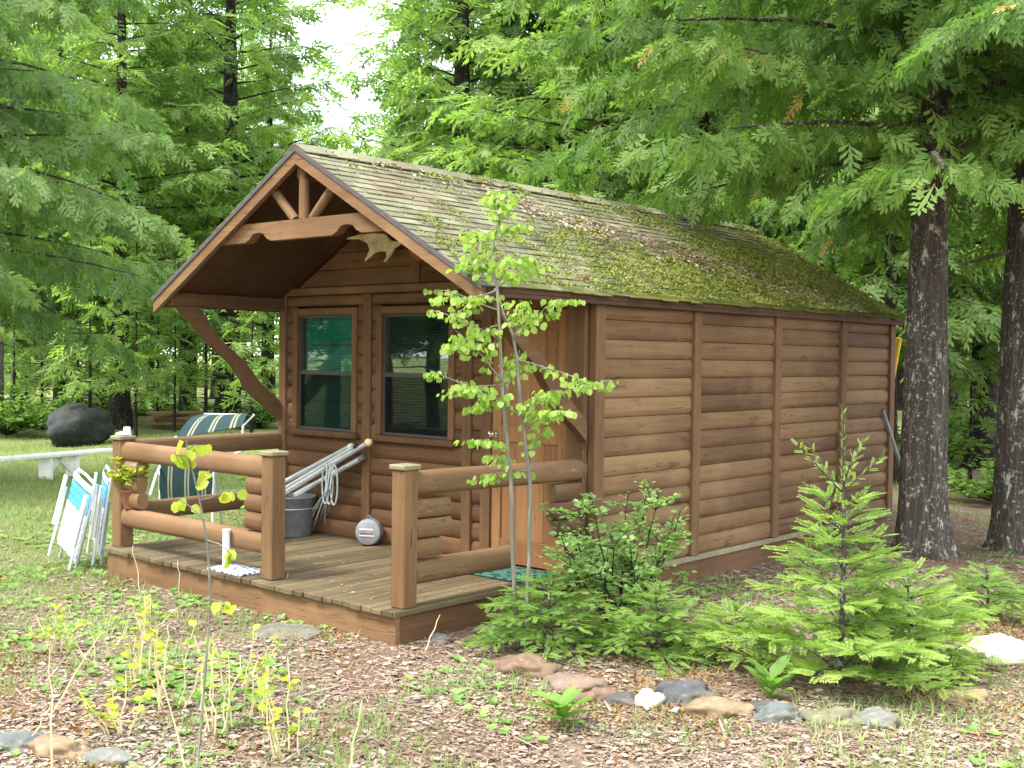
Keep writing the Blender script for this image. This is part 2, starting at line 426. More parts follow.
def wloc(o):
    p = Vector((0, 0, 0))
    while o is not None: p = p+o.location; o = o.parent
    return p
def link(name, me, parent=None):
    o = bpy.data.objects.new(name, me); COL.objects.link(o)
    if parent is not None:
        o.parent = parent; o.location = -wloc(parent)
    return o
def tag(o, label, cat=None, group=None, kind=None):
    if label: o['label'] = label
    if cat: o['category'] = cat
    if group: o['group'] = group
    if kind: o['kind'] = kind
    return o
def thing(name, loc, label, cat, group=None):
    o = bpy.data.objects.new(name, None); COL.objects.link(o); o.location = tuple(map(float, loc)); o.empty_display_size = .1
    return tag(o, label, cat, group)
def npmesh(name, V, Fq, tone, mat):
    me = bpy.data.meshes.new(name); n, m = len(V), len(Fq); k = Fq.shape[1]
    me.vertices.add(n); me.vertices.foreach_set('co', np.ascontiguousarray(V, np.float32).ravel())
    me.loops.add(m*k); me.loops.foreach_set('vertex_index', np.ascontiguousarray(Fq, np.int32).ravel())
    me.polygons.add(m); me.polygons.foreach_set('loop_start', np.arange(0, m*k, k, dtype=np.int32))
    if tone is not None:
        a = me.attributes.new('tone', 'FLOAT', 'POINT'); a.data.foreach_set('value', np.ascontiguousarray(tone, np.float32))
    me.materials.append(M[mat]); me.update(calc_edges=True); return me
def nrm(a): return a/(np.linalg.norm(a, axis=-1, keepdims=True)+1e-9)
def scatter(tv, tf, P, X, Z, S, tone):
    """instances of a template joined into arrays. X forward axis, Z normal axis"""
    P, X, Z, S, tone = map(np.asarray, (P, X, Z, S, tone))
    X = nrm(X); Y = nrm(np.cross(Z, X)); Z = np.cross(X, Y)
    V = P[:, None]+S[:, None, None]*(tv[None, :, 0:1]*X[:, None]+tv[None, :, 1:2]*Y[:, None]+tv[None, :, 2:3]*Z[:, None])
    n, k = V.shape[:2]
    Fq = (tf[None]+(np.arange(n)*k)[:, None, None]).reshape(-1, tf.shape[1])
    return V.reshape(-1, 3), Fq, np.repeat(tone, k)
def joinarr(parts):
    V, Fq, T = [], [], []; b = 0
    for v, f, t_ in parts: V.append(v); Fq.append(f+b); T.append(t_); b += len(v)
    return np.concatenate(V), np.concatenate(Fq), np.concatenate(T)

# ------------------------------------------------------------------ leaf templates
def ribbons(lst, curl=.25):
    """list of (x0,y0,x1,y1,w): tapered quads in the plane, curled downwards along x"""
    v, f = [], []
    for x0, y0, x1, y1, w in lst:
        d = np.array([x1-x0, y1-y0]); ln = np.linalg.norm(d)+1e-9; nn = np.array([-d[1], d[0]])/ln
        mx, my = x0+d[0]*.62, y0+d[1]*.62; b = len(v)
        for px, py in ((x0, y0), (mx+nn[0]*w, my+nn[1]*w), (x1, y1), (mx-nn[0]*w, my-nn[1]*w)):
            v.append((px, py, -curl*px*px-.25*py*py+random.uniform(-.012, .012)))
        f.append((b, b+1, b+2, b+3))
    return np.array(v, float), np.array(f, int)
def cedar_template(nb=9, w=.028, seed=1, sub=3):
    random.seed(seed); L_ = [(0, 0, 1, 0, w)]
    for i in range(nb):
        s_ = .08+.84*i/nb; sgn = 1 if i % 2 else -1
        ln = .52*(1-.62*s_)*random.uniform(.8, 1.15); a = sgn*D2R(random.uniform(38, 52))
        ex, ey = s_+ln*math.cos(a), ln*math.sin(a); L_.append((s_, 0, ex, ey, w*.85))
        for k in range(1, sub+1):
            q = k/(sub+.6); bx, by = s_+(ex-s_)*q, ey*q
            for sg in ((1, -1) if k < sub else (sgn,)):
                a2 = a+sg*D2R(38); l2 = ln*.42*(1.15-q)
                L_.append((bx, by, bx+l2*math.cos(a2), by+l2*math.sin(a2), w*.7))
    L_.append((.85, 0, 1.1, .06, w*.7)); L_.append((.8, 0, 1.05, -.09, w*.7))
    return ribbons(L_)
CED = cedar_template(8, .062, 1, 1)
CED_ALT = [CED, cedar_template(9, .055, 11, 1), cedar_template(8, .05, 12, 2)]
CEDL = cedar_template(7, .055, 2, 1); CEDL_ALT = [CEDL, cedar_template(7, .07, 13, 1), cedar_template(7, .05, 14, 1)]
def shoot_template(n=22, w=.03, ln=.24, seed=3):
    random.seed(seed); L_ = [(0, 0, 1, 0, .014)]
    for i in range(n):
        s_ = .04+.94*i/n; sg = 1 if i % 2 else -1; a = sg*D2R(random.uniform(48, 66)); l_ = ln*random.uniform(.8, 1.1)*(1-.35*s_)
        L_.append((s_, 0, s_+l_*math.cos(a), l_*math.sin(a), w))
    return ribbons(L_, .08)
FIR = shoot_template(26, .032, .25); FIRL = shoot_template(10, .06, .3, 4)
def leaf_template(wid=.42, fold=.12):
    """broad leaf, base at origin, tip at x=1; two folded halves of two quads"""
    p = [(0, 0, 0), (.28, wid*.85, fold), (.68, wid*.75, fold*.8), (1, 0, -.05), (.68, -wid*.75, fold*.8), (.28, -wid*.85, fold), (.5, 0, 0)]
    v = np.array(p, float); f = np.array([(0, 6, 2, 1), (6, 3, 3, 2), (0, 5, 4, 6), (6, 4, 3, 3)])
    # avoid degenerate quads: insert tip side points
    v = np.array(p+[(.9, wid*.3, fold*.3), (.9, -wid*.3, fold*.3)], float)
    f = np.array([(0, 6, 2, 1), (6, 3, 7, 2), (0, 5, 4, 6), (6, 4, 8, 3)]); return v, f
LEAF = leaf_template(); LEAFN = leaf_template(.26, .08); LEAFR = leaf_template(.5, .1)
BLADE = (np.array([(0, .5, 0), (0, -.5, 0), (.55, -.32, .06), (.55, .32, .06), (1, -.04, -.1), (1, .04, -.1)], float)*np.array([1, .09, 1]), np.array([(0, 1, 2, 3), (3, 2, 4, 5)]))

# ------------------------------------------------------------------ trees
def trunk_mesh(name, pts, rads, mat, n=18, rough=.10, limbs=(), flare=True, seed=0):
    mb = MB(); P = [np.array(p, float) for p in pts]
    # resample
    Q, Rr = [], []
    for i in range(len(P)-1):
        k = max(2, int(np.linalg.norm(P[i+1]-P[i])/.22))
        for j in range(k):
            t_ = j/k; Q.append(P[i]*(1-t_)+P[i+1]*t_); Rr.append(rads[i]*(1-t_)+rads[i+1]*t_)
    Q.append(P[-1]); Rr.append(rads[-1]); k = len(Q); vs = []
    for i in range(k):
        h = Q[i][2]-Q[0][2]
        for j in range(n):
            a = 2*math.pi*j/n
            fl = (1+(.75*math.exp(-h/.22)*(.75+.5*math.sin(a*5+seed)) if flare else 0))
            w = 1+rough*mnoise.noise(Vector((math.cos(a)*1.8+seed, math.sin(a)*1.8, Q[i][2]*.9)))*1.6+rough*.5*mnoise.noise(Vector((math.cos(a)*6, math.sin(a)*6+seed, Q[i][2]*3)))
            r_ = Rr[i]*fl*w; vs.append(Q[i]+np.array([math.cos(a)*r_, math.sin(a)*r_, 0]))
    fs = []
    for i in range(k-1):
        for j in range(n):
            q = (j+1) % n; fs.append((i*n+j, i*n+q, (i+1)*n+q, (i+1)*n+j))
    fs += [tuple(range(n-1, -1, -1)), tuple((k-1)*n+j for j in range(n))]
    mb.add(vs, fs)
    for p, r_ in limbs: mb.tube(p, r_, 5)
    return mb.mesh(name, mat, True)

def conifer(seed, H, z0, R, nb, tmpl, ssize, sec=12, droop=.35, up=.1, prof=None, deadp=0., skip=None, tone_lo=.1, tone_hi=.95,
            trunk_r=.2, lean=(0, 0), bark_='bark_dark', leafm='conifer_leaf', per=3, bare=6, nt=12, keep=None, hang=0.):
    """origin at ground. returns trunk mesh, crown mesh"""
    rg = np.random.default_rng(seed); prof = prof or (lambda u: (1-u)**.75*(.55+.45*min(1, u*6)))
    P, X, Z, S, T = [], [], [], [], []; limbs = []
    ga = 2.399963
    tpos = lambda h: np.array([lean[0]*h/H, lean[1]*h/H, h])
    for i in range(nb+bare):
        isb = i >= nb
        u = (i+.5)/nb if not isb else rg.uniform(-.25, .1)
        h = z0+(H-z0)*(u**1.05 if u > 0 else u*.6)
        az = i*ga+rg.uniform(-.5, .5); dr = np.array([math.cos(az), math.sin(az), 0])
        Lb = R*prof(max(u, 0.02))*rg.uniform(.7, 1.18)
        if isb: Lb = R*rg.uniform(.3, .6)
        if skip and skip(h, az, Lb): continue
        b0 = tpos(h); e0 = up+rg.uniform(-.12, .12)+.35*max(u, 0); dp = droop*rg.uniform(.7, 1.3)
        bend = rg.uniform(-.25, .25); sd = np.array([-dr[1], dr[0], 0])
        pt = lambda t_: b0+Lb*(dr*t_+sd*bend*t_*t_+np.array([0, 0, e0*t_-dp*t_*t_+.12*t_**3]))
        ts = np.linspace(0, 1, 6); pts = [pt(t_) for t_ in ts]
        r0 = max(.008, min(.04, .009+.007*Lb))*(trunk_r/.2)**.3
        if keep:
            m_ = 1
            while m_ < 6 and (math.hypot(pts[m_][0], pts[m_][1]) < .8 or keep(pts[m_])): m_ += 1
            if m_ < 3 and h > 2: 
                continue
        else: m_ = 6
        m_ = min(m_, 5); limbs.append((pts[:max(2, m_)], [r0*(1-1.05*t_)+.003 for t_ in ts][:max(2, m_)]))
        if isb:
            continue
        br = rg.uniform(0, 1)
        ns = max(4, int(sec*Lb/R+2))
        for j in range(ns):
            t_ = .16+.84*(j+rg.uniform(0, .8))/ns; p = pt(min(t_, 1)); d = pt(min(t_+.05, 1.05))-pt(t_-.02); d = d/np.linalg.norm(d)
            sg = 1 if j % 2 else -1; an = sg*D2R(rg.uniform(38, 75))
            sdir = d*math.cos(an)+np.cross((0, 0, 1), d)*math.sin(an); sdir[2] -= rg.uniform(.0, .35)
            l2 = (.30*Lb*(1-t_)+.22*R*.28+.1)*rg.uniform(.7, 1.2)
            if t_ > .9: sdir = d.copy(); sdir[2] -= .2
            for k in range(per):
                q = (k+.6*rg.uniform(0, 1))/per; pp = p+sdir*l2*q; pp[2] -= .18*l2*q*q
                a2 = rg.uniform(-1.2, 1.2); xd = sdir*math.cos(a2)+np.cross((0, 0, 1), sdir)*math.sin(a2)
                xd[2] += rg.uniform(-.7, .25)-hang*rg.uniform(.1, 1.2)
                if keep and not keep(pp): continue
                P.append(pp); X.append(xd)
                zn = np.array([rg.uniform(-.9, .9), rg.uniform(-.9, .9), 1.0-.75*hang]); Z.append(zn)
                S.append(ssize*rg.uniform(.45, 1.5)); tn = np.clip(br*.45+rg.uniform(0, .5), tone_lo, tone_hi)
                if rg.uniform() < deadp: tn = 1.0
                T.append(tn)
    # leader
    for k in range(8):
        P.append(tpos(H-.4*k*ssize)); a = k*ga; X.append((math.cos(a)*.6, math.sin(a)*.6, .8)); Z.append((-math.cos(a), -math.sin(a), .6)); S.append(ssize); T.append(.6)
    P, X, Z, S, T = map(np.array, (P, X, Z, S, T)); alts = CED_ALT if tmpl is CED else CEDL_ALT; pick = rg.integers(0, 3, len(P)); pt_ = []
    for i_, tm in enumerate(alts):
        q_ = pick == i_; tv = tm[0]*np.array([1, (1.0, .75, 1.2)[i_], 1]); pt_.append(scatter(tv, tm[1], P[q_], X[q_], Z[q_], S[q_], T[q_]))
    V, Fq, T = joinarr(pt_)
    crown = npmesh('crown', V, Fq, T, leafm)
    tr = trunk_mesh('trunk', [tpos(-.15), tpos(H*.12), tpos(H*.35), tpos(H*.6), tpos(H*.96)], [trunk_r, trunk_r*.86, trunk_r*.68, trunk_r*.42, .015], bark_, nt, limbs=limbs, seed=seed)
    return tr, crown

def place_tree(name, meshes, loc, rot, label, cat, group=None, sc=1.0):
    o = thing(name, loc, label, cat, group); o.rotation_euler = (0, 0, rot); o.scale = (sc, sc, sc)
    for nm, me in zip(('trunk', 'crown'), meshes):
        c = bpy.data.objects.new(nm, me); COL.objects.link(c); c.parent = o
    return o

# ==================================================================== GROUND
def axis_coords(c, near, far, n):
    t_ = np.linspace(-1, 1, n); return c+np.sign(t_)*(near*np.abs(t_)+far*np.abs(t_)**7)
gx_, gy_ = axis_coords(3, 14, 500, 241), axis_coords(0, 14, 500, 241)
XX, YY = np.meshgrid(gx_, gy_, indexing='ij')
ZZ = np.vectorize(gz)(XX, YY)
V = np.stack([XX, YY, ZZ], -1).reshape(-1, 3); n_ = 241
ii, jj = np.meshgrid(np.arange(n_-1), np.arange(n_-1), indexing='ij'); b_ = (ii*n_+jj).ravel()
Fq = np.stack([b_, b_+n_, b_+n_+1, b_+1], -1)
tag(link('ground', npmesh('ground', V, Fq, None, 'ground')), 'leaf littered clearing with patches of grass around the cabin', 'ground', kind='structure')

# ==================================================================== CABIN
cab = thing('cabin', (0, 0, GZ), 'small brown log sided cabin with mossy gable roof and front porch', 'cabin')
def rz_top(x): return HR-abs(x-W/2)*SL             # roof top surface
BH = .1445
def boards(mb, segs, fixed, ax, front, z0, z1, opens=(), d=.03):
    """rows of half-log boards; segs = list of (a,b) along axis ax; fixed = other coordinate"""
    z = z0
    while z < z1-.01:
        h = min(BH, z1-z)
        for a, b in segs:
            iv = [(a, b)]
            for xl, xr, zb, zt in opens:
                ov = min(z+h, zt)-max(z, zb)
                if ov > h*.5:
                    nv = []
                    for p, q in iv:
                        if xr <= p or xl >= q: nv.append((p, q)); continue
                        if xl > p: nv.append((p, xl))
                        if xr < q: nv.append((xr, q))
                    iv = nv
            for p, q in iv:
                if q-p < .02: continue
                A = [0, 0, z]; B = [0, 0, z]; A[ax] = p; B[ax] = q; A[1-ax] = B[1-ax] = fixed
                j = random.uniform(-.003, .003); fr = np.array(front)
                mb.halflog(np.array(A)+fr*j, np.array(B)+fr*j, h, d, front)
        z += BH
random.seed(3)
# right side wall
BAT = [.05, 1.37, 2.725, 4.066, L-.05]
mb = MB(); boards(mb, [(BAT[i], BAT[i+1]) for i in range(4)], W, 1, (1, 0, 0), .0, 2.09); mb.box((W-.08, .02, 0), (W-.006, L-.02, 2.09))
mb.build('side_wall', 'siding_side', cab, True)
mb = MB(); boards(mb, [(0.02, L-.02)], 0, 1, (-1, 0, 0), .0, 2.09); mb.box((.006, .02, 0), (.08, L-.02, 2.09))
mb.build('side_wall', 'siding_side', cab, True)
mb = MB(); boards(mb, [(0.02, W-.02)], L, 0, (0, 1, 0), .0, 2.09); mb.box((.09, L-.08, 0), (W-.09, L-.006, 2.09))
mb.build('rear_wall', 'siding_front', cab, True)
# front wall
W1 = (.2566, .9936, .9237, 1.9397); W2 = (1.3703, 2.1553, .9237, 1.9397); DO = (2.62, 3.355, .0, 1.955)
CA = .065
opens = [(w[0]-CA+.02, w[1]+CA-.02, w[2]-CA+.02, w[3]+CA-.02) for w in (W1, W2)]+[(2.51, 3.47, -1, 2.05)]
mb = MB(); boards(mb, [(0.02, 1.19), (1.19, W-.02)], 0, 0, (0, -1, 0), .0, 2.12, opens)
# gable boards, flat and lapped
z = 2.19
while z < HR-.2:
    h = min(BH, HR-.16-z); hw = lambda zz: min(W/2-.03, (HR-.085-zz)/SL)
    if hw(z+h) > .03:
        for sg in (-1, 1):
            MBp = [(W/2, z+.003), (W/2+sg*hw(z), z+.003), (W/2+sg*hw(z+h), z+h-.003), (W/2, z+h-.003)]
            mb.prism(MBp, 1, -.028-random.uniform(0, .006), .004)
    z += BH
# backing with real openings is covered by curtains: backing sits behind
mb.box((.09, .10, 0), (W-.09, .13, 2.12))
mb.build('front_wall', 'siding_front', cab, True)
gp = [(0.03, 2.1), (W-.03, 2.1), (W-.03, rz_top(W-.03)-.07), (W/2, HR-.07), (.03, rz_top(.03)-.07)]
MB().prism(gp, 1, .005, .06).build('gable_wall', 'siding_front', cab)
MB().prism(gp, 1, L-.06, L+.012).build('gable_wall', 'siding_front', cab)
# skirt below the siding
mb = MB(); mb.box((.02, .02, GZ-.25), (W+.012, L+.0, -.002), .004)
mb.build('skirt_board', 'trim_y', cab)
mb = MB(); mb.box((W+.013, .0, -.045), (W+.05, L+.01, -.003), .004); mb.build('water_table', 'cap_wood', cab)
# battens on the right wall
for i, y in enumerate(BAT):
    w_ = .058 if i in (0, 4) else .054
    MB().box((W-.01, y-w_, -.0 if i else -.2), (W+.058, y+w_, 2.085), .006).build('batten', 'trim_vertical', cab)
for x, zt in ((.045, 2.12), (1.19, 2.12), (2.362, 2.12), (W-.062, 2.12)):
    MB().box((x-.049, -.052, .002), (x+.049, .0, zt-.0), .006).build('batten', 'trim_vertical', cab)
MB().box((W/2-.045, -.05, 2.192), (W/2+.045, .0, HR-.12), .005).build('batten', 'trim_vertical', cab)
MB().box((.02, -.058, 2.122), (W-.02, .0, 2.186), .006).build('eave_trim', 'trim_x', cab)
# windows
def window(w, kind):
    xl, xr, zb, zt = w
    mb = MB(); y0, y1 = -.05, .02; c = CA
    mb.box((xl-c, y0, zb-.001), (xl-.002, y1, zt+c), .004); mb.box((xr+.002, y0, zb-.001), (xr+c, y1, zt+c), .004)
    mb.box((xl-.001, y0+.002, zt+.002), (xr+.001, y1, zt+c-.002), .004)
    mb.box((xl-c-.02, y0-.028, zb-.055), (xr+c+.02, y1, zb-.003), .006)
    f = mb.build('window', 'trim_vertical', cab)
    mb = MB(); s_ = .022; zm = (zb+zt)/2+.0
    for a, b, c0, c1, yy in ((xl, xl+s_, zb, zt, 0), (xr-s_, xr, zb, zt, 0), (xl+s_, xr-s_, zt-s_, zt, 0), (xl+s_, xr-s_, zb, zb+s_, 0), (xl+s_, xr-s_, zm-.018, zm+.018, -.006)):
        mb.box((a, -.022+yy, c0), (b, .03, c1))
    mb.build('sash', 'sash_dark', f)
    mb = MB(); mb.box((xl+s_, -.004, zb+s_), (xr-s_, -.001, zm-.018)); mb.box((xl+s_, .010, zm+.018), (xr-s_, .013, zt-s_))
    mb.build('pane', 'window_glass', f)
    MB().box((xl+s_, -.016, zb+s_), (xr-s_, -.014, zm-.019)).build('insect_screen', 'screen', f)
    mb = MB()
    if kind == 'curtain':
        n = 46; vs = []; 
        for i in range(n+1):
            x = xl+(xr-xl)*i/n; y = .062+.008*math.sin(i*1.1)+.004*math.sin(i*2.7)
            vs += [(x, y, zb), (x, y, zt)]
        mb.add(vs, [(2*i, 2*i+2, 2*i+3, 2*i+1) for i in range(n)])
        mb.build('curtain', 'curtain', f, True)
        mb = MB(); z = zb+.03
        while z < zt-.03:
            mb.add([(xl+.02, .034, z-.006), (xr-.02, .034, z-.006), (xr-.02, .050, z+.013), (xl+.02, .050, z+.013)], [(0, 1, 2, 3)]); z += .024
        mb.build('blind', 'curtain', f)
        mb = MB(); zq = (zm+zt)/2; mb.box((xl+s_, .018, zq-.006), (xr-s_, .028, zq+.006))
        mb.build('muntin', 'sash_dark', f); zq = (zm+zb)/2
        MB().box((xl+s_, .018, zq-.006), (xr-s_, .028, zq+.006)).build('muntin', 'sash_dark', f)
    else:
        z = zb+.03
        while z < zt-.03:
            mb.add([(xl+.02, .046, z-.006), (xr-.02, .046, z-.006), (xr-.02, .066, z+.012), (xl+.02, .066, z+.012)], [(0, 1, 2, 3)])
            z += .024
        mb.box((xl+.02, .04, zt-.05), (xr-.02, .075, zt-.02)); mb.build('blind', 'blind', f)
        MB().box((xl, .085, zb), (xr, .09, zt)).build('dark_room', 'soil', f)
    return f
window(W1, 'curtain'); window(W2, 'blind')
# door
dr_ = MB()
xs = np.linspace(DO[0]+.09, DO[1]-.09, 5)
for i in range(4): dr_.box((xs[i]+.0015, -.012, .2), (xs[i+1]-.0015, .02, 1.80), .003)
dr_.box((DO[0]+.001, -.03, .012), (DO[0]+.09, .02, 1.95), .004); dr_.box((DO[1]-.09, -.03, .012), (DO[1]-.001, .02, 1.95), .004)
dr_.box((DO[0]+.091, -.028, 1.80), (DO[1]-.091, .02, 1.948), .004); dr_.box((DO[0]+.091, -.028, .945), (DO[1]-.091, .021, 1.07), .004)
dr_.box((DO[0]+.091, -.028, .014), (DO[1]-.091, .02, .2), .004)
door = dr_.build('door', 'door_wood', cab)
MB().lathe([(.026, 0), (.026, .006), (.01, .008), (.01, .03), (.026, .038), (.03, .052), (.024, .066), (.008, .07)], (DO[0]+.045, -.03, 1.0), 16, (0, -1, 0)).build('handle', 'chrome', door, True)
mb = MB()
mb.box((DO[0]-.105, -.05, .002), (DO[0]-.003, .0, 2.03), .005); mb.box((DO[1]+.003, -.05, .002), (DO[1]+.105, .0, 2.03), .005)
mb.box((DO[0]-.002, -.048, 1.957), (DO[1]+.002, .0, 2.03), .004); mb.build('door_frame', 'trim_vertical', cab)

# roof ------------------------------------------------------------
HB = W/2+RS                    # half breadth
mb = MB()
th = .035/math.cos(math.atan(SL))
for sgn in (-1, 1):
    poly = [(W/2, HR-.012), (W/2+sgn*HB, HR-.012-HB*SL), (W/2+sgn*HB, HR-.012-HB*SL-th), (W/2, HR-.012-th)]
    mb.prism(poly, 1, RF+.02, RB-.02)
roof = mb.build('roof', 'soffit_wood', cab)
# shingles: courses of separate tabs
mb = MB(); sl_len = HB*math.hypot(1, SL); ca = 1/math.hypot(1, SL); sa = SL*ca
random.seed(11)
nco = 22; ex = sl_len/nco
for sgn in (-1, 1):
    for c in range(nco):
        s0 = c*ex; s1 = s0+ex*1.12+.0; y = RF-.02-random.uniform(0, .2)
        while y < RB+.02:
            wd = .20+random.uniform(-.03, .03); ya, yb = max(y, RF-.02), min(y+wd-.006, RB+.02)
            if yb-ya > .02:
                j = random.uniform(-.006, .006); lift = .008+random.uniform(0, .006)
                if c == nco-1: j += random.uniform(0, .035)
                P = []
                for ss, hh in ((s0-.01, .002), (s1+j, lift)):
                    for yy in (ya, yb):
                        x = W/2+sgn*ss*ca; zz = HR-.012-ss*sa; P.append((x+sgn*sa*hh, yy, zz+ca*hh)); P.append((x+sgn*sa*(hh-.008), yy, zz+ca*(hh-.008)))
                mb.add(P, [(0, 2, 6, 4), (1, 5, 7, 3), (4, 6, 7, 5), (0, 4, 5, 1), (2, 3, 7, 6), (0, 1, 3, 2)])
            y += wd
mb.build('shingles', 'shingle', roof)
# ridge cap
mb = MB(); y = RF-.02; 
while y < RB:
    yb = min(y+.3, RB+.02)
    for sgn in (-1, 1):
        P = []
        for yy, l_ in ((y, .012), (yb, .022)):
            P += [(W/2, yy, HR+l_), (W/2+sgn*.13, yy, HR+l_-.13*SL), (W/2+sgn*.13, yy, HR+l_-.13*SL-.008), (W/2, yy, HR+l_-.01)]
        mb.add(P, [(0, 1, 5, 4), (1, 2, 6, 5), (0, 3, 2, 1), (4, 5, 6, 7)])
    y += .22
mb.build('ridge_cap', 'shingle', roof)
# moss tufts and loose needles on the right slope
def slope_pt(s_, y): return np.array([W/2+s_*ca, y, HR-s_*sa+.012])
nrm_r = np.array([sa, 0, ca])
def mossd(s_, y):
    u = s_/sl_len
    return .56*u+.08*(y+.7)+.5*mnoise.noise(Vector((s_*1.5, y*.8, 3)))+.55*mnoise.noise(Vector((s_*6, y*4.5, 9)))
rg = np.random.default_rng(5); P, X, Z, S, T = [], [], [], [], []
for _ in range(95000):
    s_, y = rg.uniform(.05, sl_len), rg.uniform(RF, RB)
    k = (s_/ex) % 1
    if mossd(s_, y) < .44+rg.uniform(-.08, .2) and not (k > .88 and rg.uniform() < .16+.5*mnoise.noise(Vector((s_*2, y*2, 50)))): continue
    # cluster along the course edges
    if k < .45 and rg.uniform() < .55: continue
    P.append(slope_pt(s_, y)+nrm_r*max(0, .035*mnoise.noise(Vector((s_*6, y*4.5, 9))))); a = rg.uniform(0, 6.28)
    X.append((math.cos(a)*.7, math.sin(a)*.7, .55)); Z.append(nrm_r+rg.uniform(-.5, .5, 3)); S.append(rg.uniform(.012, .03)); T.append(np.clip(.5+.5*mnoise.noise(Vector((s_*2, y*2, 0)))+rg.uniform(-.25, .25), 0, .95))
V, Fq, T = scatter(*LEAFN, np.array(P), np.array(X), np.array(Z), np.array(S), np.array(T))
mo = link('moss', npmesh('moss', V, Fq, T, 'moss_tuft'), roof); mo['kind'] = 'stuff'
P, X, Z, S, T = [], [], [], [], []
for _ in range(16000):
    s_, y = rg.uniform(.1, sl_len), rg.uniform(RF, RB)
    u = s_/sl_len; band = math.exp(-((u-(.10+.21*y))/.15)**2)*(1 if y > .5 else .3)+.03
    if band*(.55+.9*mnoise.noise(Vector((s_*3, y*2.2, 21)))) < rg.uniform(.05, .8): continue
    P.append(slope_pt(s_, y)+nrm_r*.012); a = rg.uniform(0, 6.28); X.append((math.cos(a)*ca, math.sin(a), -math.cos(a)*sa)); Z.append(nrm_r+rg.uniform(-.35, .35, 3)); S.append(rg.uniform(.025, .06)); T.append(rg.uniform(0, 1))
V, Fq, T = scatter(*LEAFN, np.array(P), np.array(X), np.array(Z), np.array(S), np.array(T))
tag(link('roof_leaves', npmesh('roof_leaves', V, Fq, T, 'roof_litter')), 'pinkish brown dead leaves lying on the mossy roof slope', 'dead leaves', kind='stuff')
# barge boards, drip edge
def rake(y0, y1, drop0, drop1, mat, nm, s_out=0.0):
    for sgn in (-1, 1):
        e = HB+s_out
        poly = [(W/2, HR-drop0), (W/2+sgn*e, HR-drop0-e*SL), (W/2+sgn*e, HR-drop1-e*SL), (W/2, HR-drop1)]
        MB().prism(poly, 1, y0, y1).build(nm, mat, cab)
rake(RF-.022, RF+.016, .012, .046, 'flash_dark', 'drip_board', .0)
rake(RF-.012, RF+.03, .0465, .138, 'trim_x', 'barge_board', -.005)
rake(RB-.02, RB+.012, .012, .12, 'trim_x', 'barge_board')
# eave fascia
for x in (W/2+HB-.03, W/2-HB+.005):
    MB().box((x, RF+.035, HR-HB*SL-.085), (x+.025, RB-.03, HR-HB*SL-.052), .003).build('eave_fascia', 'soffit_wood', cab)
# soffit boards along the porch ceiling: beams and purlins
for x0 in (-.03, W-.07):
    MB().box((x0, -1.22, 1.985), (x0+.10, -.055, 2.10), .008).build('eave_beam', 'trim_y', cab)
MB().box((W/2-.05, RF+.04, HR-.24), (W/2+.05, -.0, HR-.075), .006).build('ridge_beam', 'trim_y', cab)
# tie beam with two scalloped notches (front truss)
yT0, yT1 = -1.235, -1.16
zb_, zt_ = 2.455, 2.597
def xroof(z): return (HR-.10-z)/SL
xa, xb = W/2-xroof(zb_), W/2+xroof(zb_); xc, xd = W/2+xroof(zt_), W/2-xroof(zt_)
poly = [(xa, zb_)]
for c in (1.255, 2.285):
    poly += [(c-.16, zb_), (c-.11, zb_+.02), (c-.06, zb_+.062), (c, zb_+.07), (c+.06, zb_+.062), (c+.11, zb_+.02), (c+.16, zb_)]
poly += [(xb, zb_), (xc, zt_), (xd, zt_)]
MB().prism(poly, 1, yT0, yT1).build('tie_beam', 'trim_x', cab)
MB().log((W/2, -1.2, zt_+.001), (W/2, -1.2, HR-.09), .038).build('king_post', 'trim_vertical', cab, True) if False else None
mb = MB(); mb.tube([(W/2, -1.2, zt_+.001), (W/2, -1.2, HR-.10)], .04, 12); mb.build('king_post', 'post_wood', cab, True)
for sg in (-1, 1):
    mb = MB(); mb.tube([(W/2+sg*.10, -1.2, zt_-.0), (W/2+sg*.335, -1.2, HR-.32)], .036, 12); mb.build('strut', 'post_wood', cab, True)
# knee braces, wavy
for x in (-.02, W-.055):
    A = np.array([-1.12, 2.04]); B = np.array([.02, .97]); d = B-A; ln = np.linalg.norm(d); d /= ln; nn = np.array([-d[1], d[0]])
    up_, lo_ = [], []
    for i in range(25):
        t_ = i/24; wv = .014*math.sin(t_*math.pi*5); w_ = .055+.010*math.sin(t_*math.pi*3+1)
        p = A+d*ln*t_
        q = p+nn*(w_+wv); r_ = p-nn*(w_-wv)
        up_.append((min(q[0], -.053), q[1])); lo_.append((min(r_[0], -.053), r_[1]))
    MB().prism(up_+lo_[::-1], 0, x, x+.075).build('knee_brace', 'trim_y', cab)

# deck ------------------------------------------------------------
DL, DR_, DY = -.06, 3.39, -1.765
mb = MB(); x = DL; random.seed(5)
while x < DR_-.02:
    w_ = min(.098, DR_-x); j = random.uniform(-.012, .01)
    mb.box((x+.002, DY+j, -.036), (x+w_-.003, .0, 0+random.uniform(-.002, .002)), .004); x += .098
deck = mb.build('deck', 'deck_wood', cab)
mb = MB(); mb.box((DL+.02, DY+.03, GZ-.15), (DR_-.03, DY+.07, -.037), .003); mb.build('deck_fascia', 'trim_x', cab)
mb = MB(); mb.box((DR_-.075, DY+.072, GZ-.15), (DR_-.032, 0.0, -.037), .003); mb.build('deck_fascia', 'trim_y', cab)
mb = MB(); mb.box((DL+.02, DY+.072, GZ-.15), (DL+.06, 0.0, -.037), .003); mb.build('deck_fascia', 'trim_y', cab)
